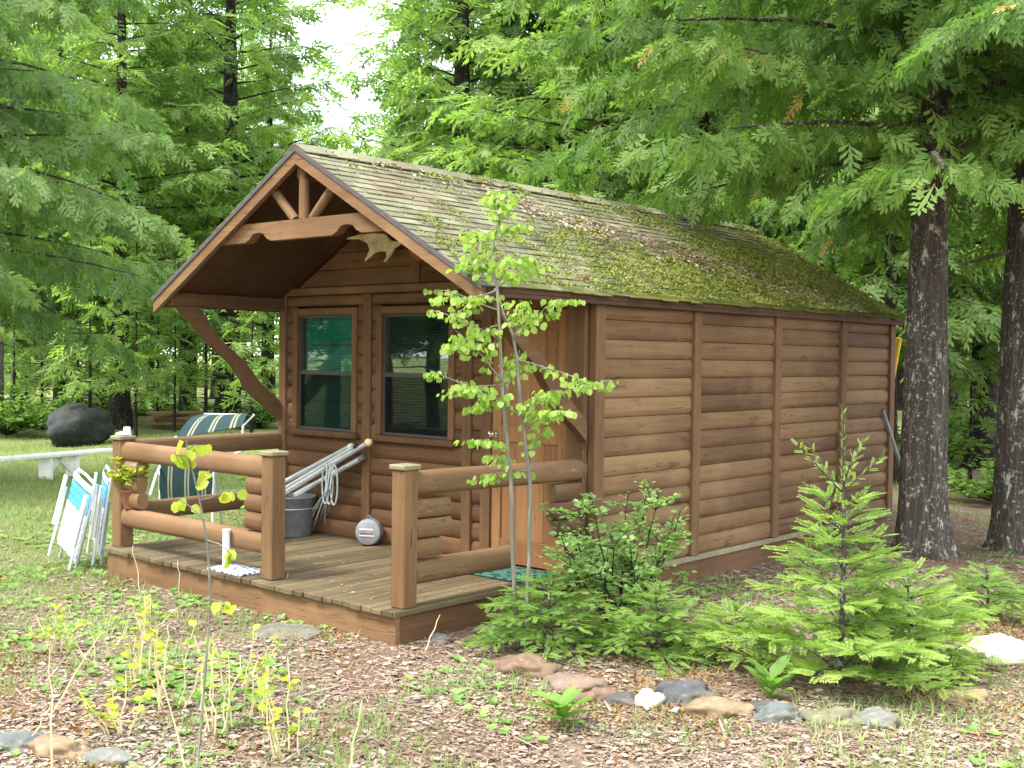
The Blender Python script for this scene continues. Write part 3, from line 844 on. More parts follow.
# railing posts
PY = -1.68
def post(x0, x1):
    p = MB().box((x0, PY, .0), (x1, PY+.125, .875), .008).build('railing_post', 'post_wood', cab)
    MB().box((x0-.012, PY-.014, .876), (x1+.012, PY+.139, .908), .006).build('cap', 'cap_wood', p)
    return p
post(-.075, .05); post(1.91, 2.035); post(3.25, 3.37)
yc = PY+.0625
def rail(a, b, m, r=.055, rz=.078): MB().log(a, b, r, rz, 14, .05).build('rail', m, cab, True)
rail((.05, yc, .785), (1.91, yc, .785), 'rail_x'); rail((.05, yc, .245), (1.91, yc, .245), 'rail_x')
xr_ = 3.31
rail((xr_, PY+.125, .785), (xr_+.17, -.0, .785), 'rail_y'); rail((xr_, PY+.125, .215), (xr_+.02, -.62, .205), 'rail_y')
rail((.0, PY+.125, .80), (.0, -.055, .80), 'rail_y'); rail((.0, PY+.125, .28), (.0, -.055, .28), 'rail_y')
def stub(a, b, m): MB().log(a, b, .05, .066, 12, .1).build('stub_log', m, cab, True)
random.seed(2)
for k in range(3):
    z = .36+.066+k*.128-.03
    stub((1.91, yc, z), (1.91-random.uniform(.16, .22), yc, z), 'rail_x')
    stub((.05, yc, z), (.05+random.uniform(.16, .24), yc, z), 'rail_x')
    stub((xr_+.01, PY+.125, z-.03), (xr_+.03, PY+.125+random.uniform(.2, .34), z-.03), 'rail_y')
    stub((xr_+.17, -.055, z-.02), (xr_+.14, -random.uniform(.3, .42), z-.02), 'rail_y')

# ==================================================================== ANTLERS on the gable
ant = thing('antlers', (1.72, -.06, 2.45), 'pale palmate antlers on an orange brown plaque hung in the porch gable', 'antlers')
MB().prism([(1.72, 2.54), (1.96, 2.54), (1.95, 2.44), (1.91, 2.385), (1.84, 2.36), (1.77, 2.385), (1.73, 2.44)], 1, -.085, -.053).build('plaque', 'plaque', ant)
def antler(m_):
    ol = [(1.60, 2.60), (1.52, 2.585), (1.47, 2.53), (1.38, 2.535), (1.31, 2.60), (1.2, 2.61), (1.06, 2.605), (.93, 2.585), (.90, 2.57), (1.04, 2.565), (1.13, 2.525), (1.155, 2.47), (1.11, 2.40), (1.095, 2.375),
          (1.14, 2.40), (1.20, 2.445), (1.27, 2.455), (1.325, 2.45), (1.33, 2.41), (1.295, 2.365), (1.32, 2.37), (1.37, 2.42), (1.40, 2.47), (1.46, 2.50), (1.54, 2.545), (1.61, 2.555)]
    mb = MB(); n = len(ol); cx = 1.72
    C_ = np.array(ol); cen = C_.mean(0)
    def dep(p): return -.10-.18*max(0, (1.5-p[0]))*.9
    vs = []
    for off in (-.014, .014):
        for p in ol:
            x = (p[0] if m_ > 0 else 2*cx-p[0])+.19
            vs.append((x, dep(p)+off, p[1]))
    fs = [tuple(range(n)), tuple(range(2*n-1, n-1, -1))]+[(i, i+n, (i+1) % n+n, (i+1) % n) for i in range(n)]
    mb.add(vs, fs); o = mb.build('antler', 'antler', ant)
    bv = o.modifiers.new('b', 'BEVEL'); bv.width = .009; bv.segments = 2; bv.limit_method = 'ANGLE'
antler(1); antler(-1)

# ==================================================================== PORCH THINGS
# bucket with poles and rope
bc = np.array([.47, -.25, .0]); q_ = on(299, 528, 2, 0)
bk = thing('metal_bucket', (bc[0], bc[1], .002), 'grey metal bucket against the porch wall holding slanted pipes', 'bucket')
mb = MB(); mb.lathe([(.165, .0), (.20, .33), (.208, .338), (.20, .345), (.192, .33), (.16, .02)], bc+np.array([0, 0, .003]), 28); mb.build('pail', 'galv', bk, True)
mb = MB(); mb.lathe([(.193, .235), (.199, .24), (.193, .246)], bc+np.array([0, 0, .003]), 28); mb.build('hoop', 'alu', bk, True)
ends = [((262, 494, -.20), (352, 446, -.08), .024, 'round', 'alu'), ((276, 494, -.24), (357, 446, -.14), .022, 'cap', 'alu'),
        ((286, 492, -.28), (366, 444, -.12), .021, 'ball', 'alu'), ((300, 492, -.24), (362, 458, -.10), .022, 'dark', 'alu')]
labs = ['light grey pipe leaning out of the bucket, highest of the four and white capped', 'grey pipe leaning out of the bucket with a dark open end',
        'grey pipe leaning out of the bucket tipped by a cream ball', 'grey pipe leaning lowest out of the bucket with a white ring near its end']
for (a, b, r_, kd, m_), lb in zip(ends, labs):
    A = on(a[0], a[1], 1, a[2]); B = on(b[0], b[1], 1, b[2]); d = (B-A)/np.linalg.norm(B-A)
    A = A-d*.06
    p = thing('pipe', A, lb, 'pipe', 'pipes leaning in the porch bucket')
    MB().tube([A, A+(B-A)*.5, B], r_, 12).build('tube', m_, p, True)
    if kd == 'ball': MB().lathe([(.004, -.036), (.022, -.028), (.034, -.008), (.034, .008), (.022, .028), (.004, .036)], B+d*.03, 16, d).build('end_ball', 'cream', p, True)
    elif kd == 'round': MB().lathe([(r_+.003, -.03), (r_+.003, 0.004), (.006, .012)], B, 14, d).build('end_cap', 'white_paint', p, True)
    elif kd == 'cap': MB().lathe([(r_+.002, -.03), (r_+.002, .006), (r_*.6, .012)], B, 14, d).build('end_cap', 'dark_metal', p, True)
    else:
        MB().lathe([(r_+.005, -.03), (r_+.005, .02), (r_*.6, .026)], B, 14, d).build('end_cap', 'galv', p, True)
        MB().lathe([(r_+.006, -.02), (r_+.006, .02)], B-d*.32, 14, d).build('ring', 'white_paint', p, True)
# rope
mb = MB(); random.seed(8)
top = on(331, 462, 1, -.27)
for i, (fx, fy) in enumerate([(305, 529), (312, 531), (318, 528), (326, 531), (334, 526), (300, 527)]):
    e = on(fx, fy, 2, .012); s_ = top+np.array([random.uniform(-.05, .05), random.uniform(-.02, .02), random.uniform(-.04, .02)])
    k1 = s_+np.array([.01*i-.03, -.03, -.22]); mb.tube([s_, s_*.5+k1*.5, k1, k1*.45+e*.55+np.array([0, -.02, -.04]), e, e+np.array([-.05+.02*i, -.03, 0])], .0075, 6)
for cx_ in (-.05, .0, .06):
    pts = [top+np.array([cx_+.045*math.sin(t_), -.015, -.02-.17*(1-math.cos(t_))]) for t_ in np.linspace(0, 6.28, 16)]; mb.tube(pts, .007, 6)
tag(mb.build('rope', 'rope', None, True), 'pale grey rope hanging in loops beside the porch bucket', 'rope')
# round canister
cn = np.array([1.37, -.16, .115]); ad = nrm(np.array([.55, -.83, .05]))
ct = thing('round_canister', (cn[0], cn[1], .003), 'round grey metal canister with a striped label against the porch wall', 'canister')
MB().lathe([(.06, -.09), (.1, -.075), (.112, -.05), (.112, .03), (.104, .05), (.085, .058), (.02, .062)], cn, 28, ad).build('drum', 'galv_light', ct, True)
sd_ = nrm(np.cross((0, 0, 1), ad)); mb = MB()
def facebar(mb, z0, z1, w0, w1):
    P = [cn+ad*.058+sd_*w0+np.array([0, 0, z0]), cn+ad*.058+sd_*w1+np.array([0, 0, z0]), cn+ad*.058+sd_*w1+np.array([0, 0, z1]), cn+ad*.058+sd_*w0+np.array([0, 0, z1])]
    mb.add(P+[p+ad*.006 for p in P], [(4, 5, 6, 7), (0, 1, 5, 4), (1, 2, 6, 5), (2, 3, 7, 6), (3, 0, 4, 7)])
facebar(mb, .018, .03, -.07, .05); facebar(mb, -.032, -.026, -.07, .06); mb.build('label_stripe', 'white_paint', ct)
mb = MB(); facebar(mb, -.012, -.006, -.065, .045); facebar(mb, -.046, -.041, -.06, .04); mb.build('label_stripe', 'red_label', ct)
MB().tube([cn+np.array([-.02, 0, .108]), cn+np.array([-.015, 0, .13]), cn+np.array([.02, 0, .13]), cn+np.array([.025, 0, .108])], .008, 8).build('handle', 'galv', ct, True)
# umbrella stand
us = np.array([1.57, -1.705, .002])
u = thing('umbrella_stand', us, 'white umbrella stand with upright tube on a scrolled plate at the deck edge', 'umbrella stand')
MB().box((us[0]-.2, us[1]-.05, .003), (us[0]+.2, us[1]+.2, .022), .006).build('base_plate', 'scroll_plate', u)
MB().lathe([(.034, .022), (.034, .05), (.027, .055), (.027, .3), (.031, .302), (.031, .315), (.022, .315), (.022, .2)], (us[0]-.03, us[1], 0), 18).build('tube', 'white_tube', u, True)
# doormat
mc = np.array([3.0, -.33]); o = MB()
n = 9; vs = []; fs = []
o.box((mc[0]-.33, mc[1]-.2, .004), (mc[0]+.33, mc[1]+.2, .022), .006)
tag(o.build('doormat', 'mat_weave'), 'dark green woven doormat in front of the cabin door', 'doormat')
# white cup & shell on rails
cp = on(127, 447, 0, 0.0); cp = np.array([0.0, cp[1], .879])
c_ = thing('white_cup', cp, 'white cup standing upside down on the left porch rail', 'cup')
MB().lathe([(.036, .0), (.040, .002), (.028, .095), (.024, .10)], cp, 16).build('cup_body', 'white_paint', c_, True)
sp = np.array([-.012, PY+.06, .909])
mb = MB()
for i in range(6):
    for j in range(10): pass
mb.lathe([(.05, .0), (.062, .008), (.055, .022), (.03, .03), (.005, .032)], sp, 9); tag(mb.build('white_stone', 'rock_white', None, True), 'flat white stone lying on the left front railing post', 'stone')

# ==================================================================== PLANTS helpers
def stem_plant(stems, leaves_per, tmpl, size, seed, spread=.06, leafm='shrub_leaf', start=.25, droop=.3, tone=(0, 1), hang=False):
    """stems: list of point lists. leaves placed along them. Returns leaf mesh"""
    rg = np.random.default_rng(seed); P, X, Z, S, T = [], [], [], [], []
    for pts in stems:
        pts = np.array(pts, float); n = int(leaves_per*len(pts)**.0)
        for i in range(n):
            t_ = start+(1-start)*rg.uniform()**.8; f = t_*(len(pts)-1); k = min(int(f), len(pts)-2); p = pts[k]*(1-f+k)+pts[k+1]*(f-k)
            d = nrm(pts[k+1]-pts[k]); a = rg.uniform(0, 6.28); o_ = np.array([math.cos(a), math.sin(a), 0])
            x = nrm(o_*.9+d*.35+np.array([0, 0, rg.uniform(-droop, .3)])); P.append(p+o_*rg.uniform(0, spread)); X.append(x)
            if hang:
                X[-1] = np.array([o_[0]*.5, o_[1]*.5, -rg.uniform(.3, 1)]); z_ = rg.normal(0, 1, 3); z_[2] *= .5; Z.append(z_)
            else: Z.append(np.array([rg.uniform(-.7, .7), rg.uniform(-.7, .7), .9]))
            S.append(size*rg.uniform(.55, 1.2)); T.append(rg.uniform(*tone))
    V, Fq, T = scatter(*tmpl, np.array(P), np.array(X), np.array(Z), np.array(S), np.array(T))
    return npmesh('foliage', V, Fq, T, leafm)
def curve(a, b, n=6, sag=0., wob=.0, seed=0):
    rg = np.random.default_rng(seed); a = np.array(a, float); b = np.array(b, float); pts = []
    for i in range(n+1):
        t_ = i/n; p = a*(1-t_)+b*t_; p[2] -= sag*4*t_*(1-t_)
        if 0 < i < n: p += rg.normal(0, wob, 3)
        pts.append(p)
    return pts

# potted plant on the front rail
pp_ = np.array([on(131, 495, 1, yc)[0], yc, .322]); o = thing('potted_plant', pp_, 'small brown pot of yellow green leaves on the left front railing', 'potted plant')
MB().lathe([(.055, .0), (.075, .13), (.082, .135), (.082, .155), (.07, .155), (.066, .12)], pp_, 18).build('pot', 'pot', o, True)
MB().lathe([(.066, .11), (.066, .135), (.002, .14)], pp_, 18).build('soil', 'soil', o)
st = [curve(pp_+np.array([0, 0, .13]), pp_+np.array([rg.uniform(-.16, .16), rg.uniform(-.13, .1), rg.uniform(.24, .42)]), 4, -.03, .01, i) for i in range(14)]
link('foliage', stem_plant(st, 18, LEAF, .07, 3, .04, 'yellow_leaf', tone=(0, .6)), o)
mb = MB(); [mb.tube(s_, .004, 5) for s_ in st]; mb.build('stem', 'bush_leaf', o)
# leafy plant on the deck by the left rail
pp_ = np.array([.55, -.62, .002]); o = thing('potted_plant', pp_, 'leafy green plant in a dark pot on the deck behind the front railing', 'potted plant')
MB().lathe([(.08, .0), (.11, .2), (.12, .205), (.12, .23), (.1, .23), (.095, .18)], pp_, 18).build('pot', 'pot', o, True)
MB().lathe([(.095, .17), (.095, .2), (.002, .205)], pp_, 18).build('soil', 'soil', o)
st = [curve(pp_+np.array([0, 0, .2]), pp_+np.array([rg.uniform(-.2, .2), rg.uniform(-.2, .2), rg.uniform(.25, .55)]), 4, -.05, .01, i+30) for i in range(14)]
link('foliage', stem_plant(st, 10, LEAFR, .06, 4, .03, 'aspen_leaf'), o)
mb = MB(); [mb.tube(s_, .004, 5) for s_ in st]; mb.build('stem', 'bush_leaf', o)

# ==================================================================== FOLDED LAWN CHAIRS
def lawn_chair(base, uax, vax, label):
    vax = nrm(np.array(vax, float)); uax = np.array(uax, float); uax = nrm(uax-vax*(uax@vax)); nax = np.cross(uax, vax)
    base = np.array(base, float)
    o = thing('folding_chair', base, label, 'lawn chair', 'folded lawn chairs leaning on the railing')
    Q = lambda a, b, c: base+uax*a+vax*b+nax*c
    w = .225
    # back frame (inverted U) and webbing
    mb = MB(); mb.tube([Q(-w, .12, 0), Q(-w, .74, 0), Q(-w+.03, .80, 0), Q(0, .81, 0), Q(w-.03, .80, 0), Q(w, .74, 0), Q(w, .12, 0)], .012, 8); mb.tube([Q(-w, .14, 0), Q(w, .14, 0)], .011, 8)
    mb.build('back_frame', 'white_tube', o, True)
    for sx in (-1, 1):
        MB().tube([Q(sx*(w+.025), .0, .045), Q(sx*(w+.025), .62, .05)], .013, 8).build('front_leg', 'white_tube', o, True)
        MB().tube([Q(sx*(w-.03), .0, -.03), Q(sx*(w-.03), .58, -.02)], .012, 8).build('rear_leg', 'alu', o, True)
    for sx in (-1, 1):
        MB().bar(Q(sx*(w+.035), .28, .07), Q(sx*(w+.035), .72, .07), .05, .022, nax, .006).build('armrest', 'white_paint', o)
    def strap(mb, b0, b1, c):
        n = 8; vs = []
        for i in range(n+1):
            a = -w-.012+(2*w+.024)*i/n; cc = c+.012*math.sin(math.pi*i/n)
            vs += [Q(a, b0, cc), Q(a, b1, cc)]
        k = len(vs); vs += [v_+nax*.003 for v_ in vs]
        fs = [(2*i, 2*i+2, 2*i+3, 2*i+1) for i in range(n)]+[(k+2*i+1, k+2*i+3, k+2*i+2, k+2*i) for i in range(n)]
        mb.add(vs, fs)
    wb, bb = MB(), MB()
    for i in range(6): strap(wb, .16+.062*i, .16+.062*i+.052, .016)
    for i in range(3): strap(bb, .535+.06*i, .535+.06*i+.053, .016)
    hb = MB(); strap(hb, .722, .775, .016); hb.build('headrest', 'white_web', o)
    for a in (-.12, .0, .12):
        wb.add([Q(a-.024, .15, .031), Q(a+.024, .15, .031), Q(a+.024, .53, .031), Q(a-.024, .53, .031)], [(0, 1, 2, 3)])
    wb.build('webbing', 'white_web', o); bb.build('webbing', 'blue_web', o)['label'] = 'blue webbing straps'
    return o
g1 = G(62, 566)
lawn_chair(g1+np.array([.02, .0, .012]), (.80, -.12, -.02), (.24, .12, .93), 'folded white and blue lawn chair leaning outermost, its webbing facing out')
g2 = G(92, 562)
lawn_chair(g2+np.array([.0, .03, .012]), (.62, -.28, 0), (.15, .06, .95), 'folded white and blue lawn chair tucked between the railing post and another folded chair')

# ==================================================================== WHITE BENCH
bA, bB = on(-60, 464, 2, .10), on(112, 450, 2, .10); gzb = GZ
bd = nrm(bB-bA)
bn = thing('white_bench', ((bA+bB)/2)*np.array([1, 1, 0])+np.array([0, 0, gzb]), 'long low white plank bench on the grass', 'bench')
MB().bar(bA, bB, .3, .045, (0, 0, 1), .006).build('seat', 'white_paint', bn)
sdb = np.cross(bd, (0, 0, 1))
for px in (36, 92):
    p = on(px, 456, 2, .08); t_ = (p-bA)@bd; p = bA+bd*t_
    MB().bar(p-np.array([0, 0, .02]), np.array([p[0], p[1], gzb-.02]), .24, .06, bd, .004).build('leg', 'white_paint', bn)
    inn = 1 if px < 60 else -1
    MB().bar(p+bd*inn*.30-np.array([0, 0, .02]), np.array([p[0], p[1], gzb+.06])+bd*inn*.02, .05, .05, sdb, .004).build('brace', 'white_paint', bn)

# ==================================================================== BOULDER & ROCKS
def rock(name, c, sx, sy, sz, rot, mat, seed, label, cat='rock', group=None, amp=.22, sink=.25, flat=.0):
    import bmesh
    bm = bmesh.new(); bmesh.ops.create_icosphere(bm, subdivisions=4, radius=1)
    for v in bm.verts:
        n = v.co.normalized(); q = n*1.1+Vector((seed*3.7, seed, -seed))
        k = 1+amp*mnoise.noise(q)*1.3+amp*.5*mnoise.noise(q*2.6)+amp*.3*mnoise.noise(q*6)+amp*.14*mnoise.noise(q*15)
        p = n*k
        if flat and p.z > flat: p.z = flat+(p.z-flat)*.25
        v.co = Vector((p.x*sx, p.y*sy, p.z*sz+sz*(1-sink*2)))
    me = bpy.data.meshes.new(name); bm.to_mesh(me); bm.free(); me.shade_smooth(); me.materials.append(M[mat])
    o = link(name, me); o.location = tuple(map(float, c)); o.rotation_euler = (0, 0, rot)
    return tag(o, label, cat, group)
rock('boulder', G(80, 444), .62, .55, .46, .7, 'rock_boulder', 5, 'dark grey rounded boulder on the lawn before the woods', 'boulder', None, .18, .12)
RK = [(525, 668, .19, 'rock_rust', 'rusty brown stone nearest the hemlock bush in the border row'), (574, 683, .16, 'rock_pink', 'pinkish stone between two brownish stones in the border row'),
      (598, 694, .12, 'rock_rust', 'small reddish stone half buried beside the dark grey border stone'), (621, 699, .10, 'rock_dark', 'small dark grey stone left of the upright cream stone'),
      (651, 705, .09, 'rock_cream', 'upright cream white stone in the border row'), (690, 700, .17, 'rock_dark', 'largest dark grey stone in the border row'),
      (721, 719, .155, 'rock_tan', 'rounded tan orange stone in front of the dark grey border stone'), (766, 717, .085, 'rock_dark', 'small blackish stone above the blue grey border stone'),
      (777, 728, .12, 'rock_blue', 'smooth blue grey stone in the border row'), (830, 729, .135, 'rock_green', 'flat greenish tan stone below the young fir'),
      (878, 729, .13, 'rock_grey', 'pale grey stone below the right side of the young fir'), (968, 706, .15, 'rock_tan', 'angular tan stone at the right end of the border row'),
      (1003, 662, .20, 'rock_white', 'big bright white boulder at the right edge'), (18, 752, .13, 'rock_blue', 'bluish grey stone in the bottom left corner'),
      (62, 757, .13, 'rock_tan', 'tan stone between two grey stones in the bottom left corner'), (104, 761, .10, 'rock_grey', 'light grey stone right of the tan stone in the bottom left corner'),
      (938, 655, .10, 'rock_pink', 'pinkish stone behind the fir beside the white boulder'), (440, 640, .10, 'rock_dark', 'dark stone at the right front corner of the deck'), (40, 700, .0, 'rock_grey', '')]
for i, (px, py, s_, m_, lb) in enumerate(RK):
    if s_ <= 0: continue
    c = G(px, py+2); k = (1.15, .85, .62)
    if m_ == 'rock_cream': k = (.95, .8, 1.15)
    if m_ == 'rock_white': k = (1.35, 1.0, .75)
    s_ *= .9; rock('stone', c, s_*k[0], s_*k[1], s_*k[2]*.85, YAW+(.25*math.sin(i*4)), m_, i+1, lb, 'stone', 'stones edging the flower bed' if 400 < px < 980 and py > 660 else None, .34, .46)
rock('stepping_stone', G(285, 634), .24, .2, .035, .5, 'rock_slab', 31, 'flat grey stepping stone in the leaf litter before the deck', 'stepping stone', None, .15, .35)

# ==================================================================== STRIPED SLING CHAIR beyond the left rail
so = thing('sling_chair', (-1.95, .1, GZ), 'high backed lawn lounger with dark green and cream striped fabric beyond the rail', 'lounge chair')
TL, TR, BR, BL = atd(205, 414, 12.6), atd(254, 415, 12.3), atd(243, 426, 11.75), atd(176, 438, 12.0)
LL, LR = atd(160, 503, 12.1), atd(213, 503, 11.8); ML, MR = atd(160, 462, 12.05), atd(214, 462, 11.75)
def sling(a, b, c, d, nm, n=16, m=6, sag=.03):
    a, b, c, d = [np.array(q) for q in (a, b, c, d)]; vs = []; st_ = []
    nn = nrm(np.cross(b-a, d-a))
    for lay in (0, 1):
        for j in range(m+1):
            for i in range(n+1):
                s_, t_ = i/n, j/m; p = (a*(1-s_)+b*s_)*(1-t_)+(d*(1-s_)+c*s_)*t_
                p = p-nn*sag*math.sin(math.pi*t_)+nn*.006*lay; vs.append(p); st_.append(s_)
    k = (n+1)*(m+1); fs = []
    for lay in (0, 1):
        for j in range(m):
            for i in range(n):
                q = lay*k+j*(n+1)+i; f = (q, q+1, q+n+2, q+n+1); fs.append(f if lay else f[::-1])
    mb = MB(); mb.add(vs, fs); me = bpy.data.meshes.new(nm); me.from_pydata(mb.v, [], mb.f)
    at = me.attributes.new('stripe', 'FLOAT', 'POINT'); at.data.foreach_set('value', np.array(st_, np.float32))
    me.materials.append(M['striped_fabric']); me.shade_smooth(); return link(nm, me, so)
sling(TL, TR, BR, BL, 'canopy_fabric', sag=.07); sling(ML, MR, LR, LL, 'back_fabric', sag=.015)
mb = MB(); mb.tube([TL, TR], .010, 8); mb.tube([BL, TL], .009, 8); mb.tube([BR, TR], .009, 8); mb.tube([BL+(BL-TL)*.25, BL], .02, 8); mb.build('top_frame', 'white_tube', so, True)
mb = MB()
for a, b in ((ML, LL), (MR, LR)):
    e = b.copy(); e[2] = GZ+.0; mb.tube([a+np.array([0, 0, .25]), a, b, e], .014, 8)
mb.tube([BL, BL*.5+ML*.5+np.array([0, 0, .05]), ML], .013, 8); mb.tube([BR, BR+np.array([0, 0, -.25]), MR], .013, 8)
mb.tube([LL, LR], .014, 8); e1 = atd(150, 495, 11.7); mb.tube([ML+np.array([0, 0, -.05]), ML*.6+e1*.4, e1], .013, 8); e1b = e1.copy(); 
bk1 = LL+np.array([-.35, .35, 0]); bk1[2] = GZ; bk2 = LR+np.array([-.35, .35, 0]); bk2[2] = GZ
mb.tube([ML, bk1], .014, 8); mb.tube([MR, bk2], .014, 8); mb.build('leg_frame', 'white_tube', so, True)

# lumber pile
random.seed(4)
pl = [((146, 412), (200, 416)), ((150, 416), (206, 420)), ((143, 419), (196, 424)), ((152, 408), (206, 412)), ((148, 404), (203, 409)), ((158, 421), (210, 422))]
labs = ['weathered board in the lumber pile, third from its top', 'weathered board in the lumber pile, fourth from its top', 'weathered board in the lumber pile, fifth from its top', 'weathered board in the lumber pile, second from its top', 'pale tan board lying on top of the lumber pile', 'weathered board at the bottom of the lumber pile']
base_p = atd(180, 424, 28.0)
order = [2, 3, 4, 1, 0, 5]
for i, lb in enumerate(labs):
    lev = 5-order[i]; z = GZ+.03+lev*.066; a = YAW+random.uniform(-.45, .45); d = np.array([math.cos(a), math.sin(a), random.uniform(-.005, .005)])
    c = base_p*np.array([1, 1, 0])+np.array([random.uniform(-.1, .1), random.uniform(-.1, .1), z])
    tag(MB().bar(c-d*.75, c+d*.75, .3, .06, (0, 0, 1), .004).build('board', 'grey_plank'), lb, 'board', 'boards of the lumber pile')
# poles behind the cabin
a, b = atd(888, 400, 13.2), atd(899, 338, 13.0); d = nrm(b-a); t_ = (GZ-.03-a[2])/d[2]
tag(MB().tube([a+d*t_, b], .035, 10).build('pole', 'yellow_paint', None, True), 'yellow pole leaning behind the rear corner of the cabin', 'pole')
a, b = atd(902, 474, 12.6), atd(886, 425, 12.3); d = nrm(b-a); t_ = (GZ-.03-a[2])/d[2]
tag(MB().tube([a+d*t_, b+d*.2], .035, 10).build('pole', 'galv', None, True), 'grey metal pipe leaning on the rear corner of the cabin', 'pipe')

# ==================================================================== SAPLINGS AND SHRUBS
# two stemmed aspen
dA = 7.25; ab = atd(519, 650, dA); ab = np.array([ab[0], ab[1], GZ])
asp = thing('aspen_sapling', ab, 'slender two stemmed aspen sapling with bright green leaves beside the deck', 'sapling')
s1 = [ab+np.array([-.03, .02, 0]), atd(513, 560, dA), atd(511, 480, dA), atd(503, 400, dA), atd(500, 340, dA), atd(497, 285, dA), atd(490, 262, dA), atd(500, 215, dA)]
s2 = [ab+np.array([.06, -.01, 0]), atd(529, 560, dA), atd(530, 480, dA), atd(521, 410, dA), atd(517, 360, dA), atd(513, 335, dA), atd(503, 312, dA), atd(494, 275, dA)]
mb = MB(); mb.tube(s1, [.014, .0135, .013, .012, .010, .009, .007, .004], 10); mb.tube(s2, [.013, .0125, .012, .011, .010, .009, .006, .003], 10)
tw = []
def twig(px0, px1, dd=0., r=.006, d0=dA):
    a, b = atd(*px0, d0), atd(*px1, d0+dd); c = curve(a, b, 5, -.02, .006, len(tw)); tw.append(c); mb.tube(c, np.linspace(r, .0025, 6), 6)
for a, b, dd in [((527, 420), (430, 370), .1), ((527, 420), (470, 385), -.3), ((505, 385), (455, 330), -.2), ((500, 340), (430, 310), .2), ((497, 300), (440, 300), -.3), ((513, 340), (545, 308), .1), ((545, 308), (570, 300), .1),
                 ((517, 360), (590, 385), -.3), ((521, 410), (610, 380), .2), ((521, 410), (560, 390), -.2), ((497, 285), (470, 255), .1), ((497, 285), (520, 255), -.2), ((500, 230), (495, 195), 0), ((505, 400), (520, 350), .3), ((509, 450), (470, 440), -.2),
                 ((511, 470), (490, 455), .2), ((530, 470), (545, 400), .3), ((503, 385), (450, 395), .3), ((527, 430), (560, 410), -.3), ((500, 325), (460, 345), -.1), ((494, 290), (545, 265), .2), ((529, 470), (480, 480), .1), ((498, 310), (435, 290), .4), ((492, 262), (470, 230), .1), ((496, 240), (520, 225), 0), ((497, 290), (455, 315), 0), ((500, 345), (450, 350), -.2), ((503, 400), (470, 410), .1), ((498, 215), (505, 190), .1), ((490, 265), (465, 270), .2), ((513, 340), (520, 300), -.3)]:
    twig(a, b, dd)
mb.build('stem', 'bark_aspen', asp, True)
me = stem_plant(tw, 52, LEAFR, .047, 12, .11, 'aspen_leaf', .2, .5, hang=True)
link('foliage', me, asp)
# near sapling, left
e0 = G(196, 775); sapl = thing('poplar_sapling', e0, 'thin bare stemmed sapling with a few big yellow green leaves in front of the deck', 'sapling')
dN = 5.15; st1 = [e0, atd(204, 690, dN), atd(211, 600, dN), atd(207, 540, dN), atd(198, 492, dN), atd(190, 462, dN), atd(186, 440, dN)]
mb = MB(); mb.tube(st1, [.0055, .0053, .005, .0047, .0044, .004, .0025], 8); tw2 = []
for a, b in [((190, 462), (175, 455)), ((198, 492), (210, 470)), ((207, 540), (232, 555)), ((204, 520), (178, 498)), ((188, 450), (205, 445)), ((211, 600), (228, 607)), ((200, 500), (240, 490))]:
    c = curve(atd(*a, dN), atd(*b, dN+rg.uniform(-.1, .1)), 4, -.01, .003, len(tw2)); tw2.append(c); mb.tube(c, np.linspace(.004, .002, 5), 5)
mb.build('stem', 'bark_aspen', sapl, True)
link('foliage', stem_plant(tw2+[st1[-3:]], 4, LEAFR, .07, 5, .02, 'yellow_leaf', .5, .7, (0, .6), True), sapl)

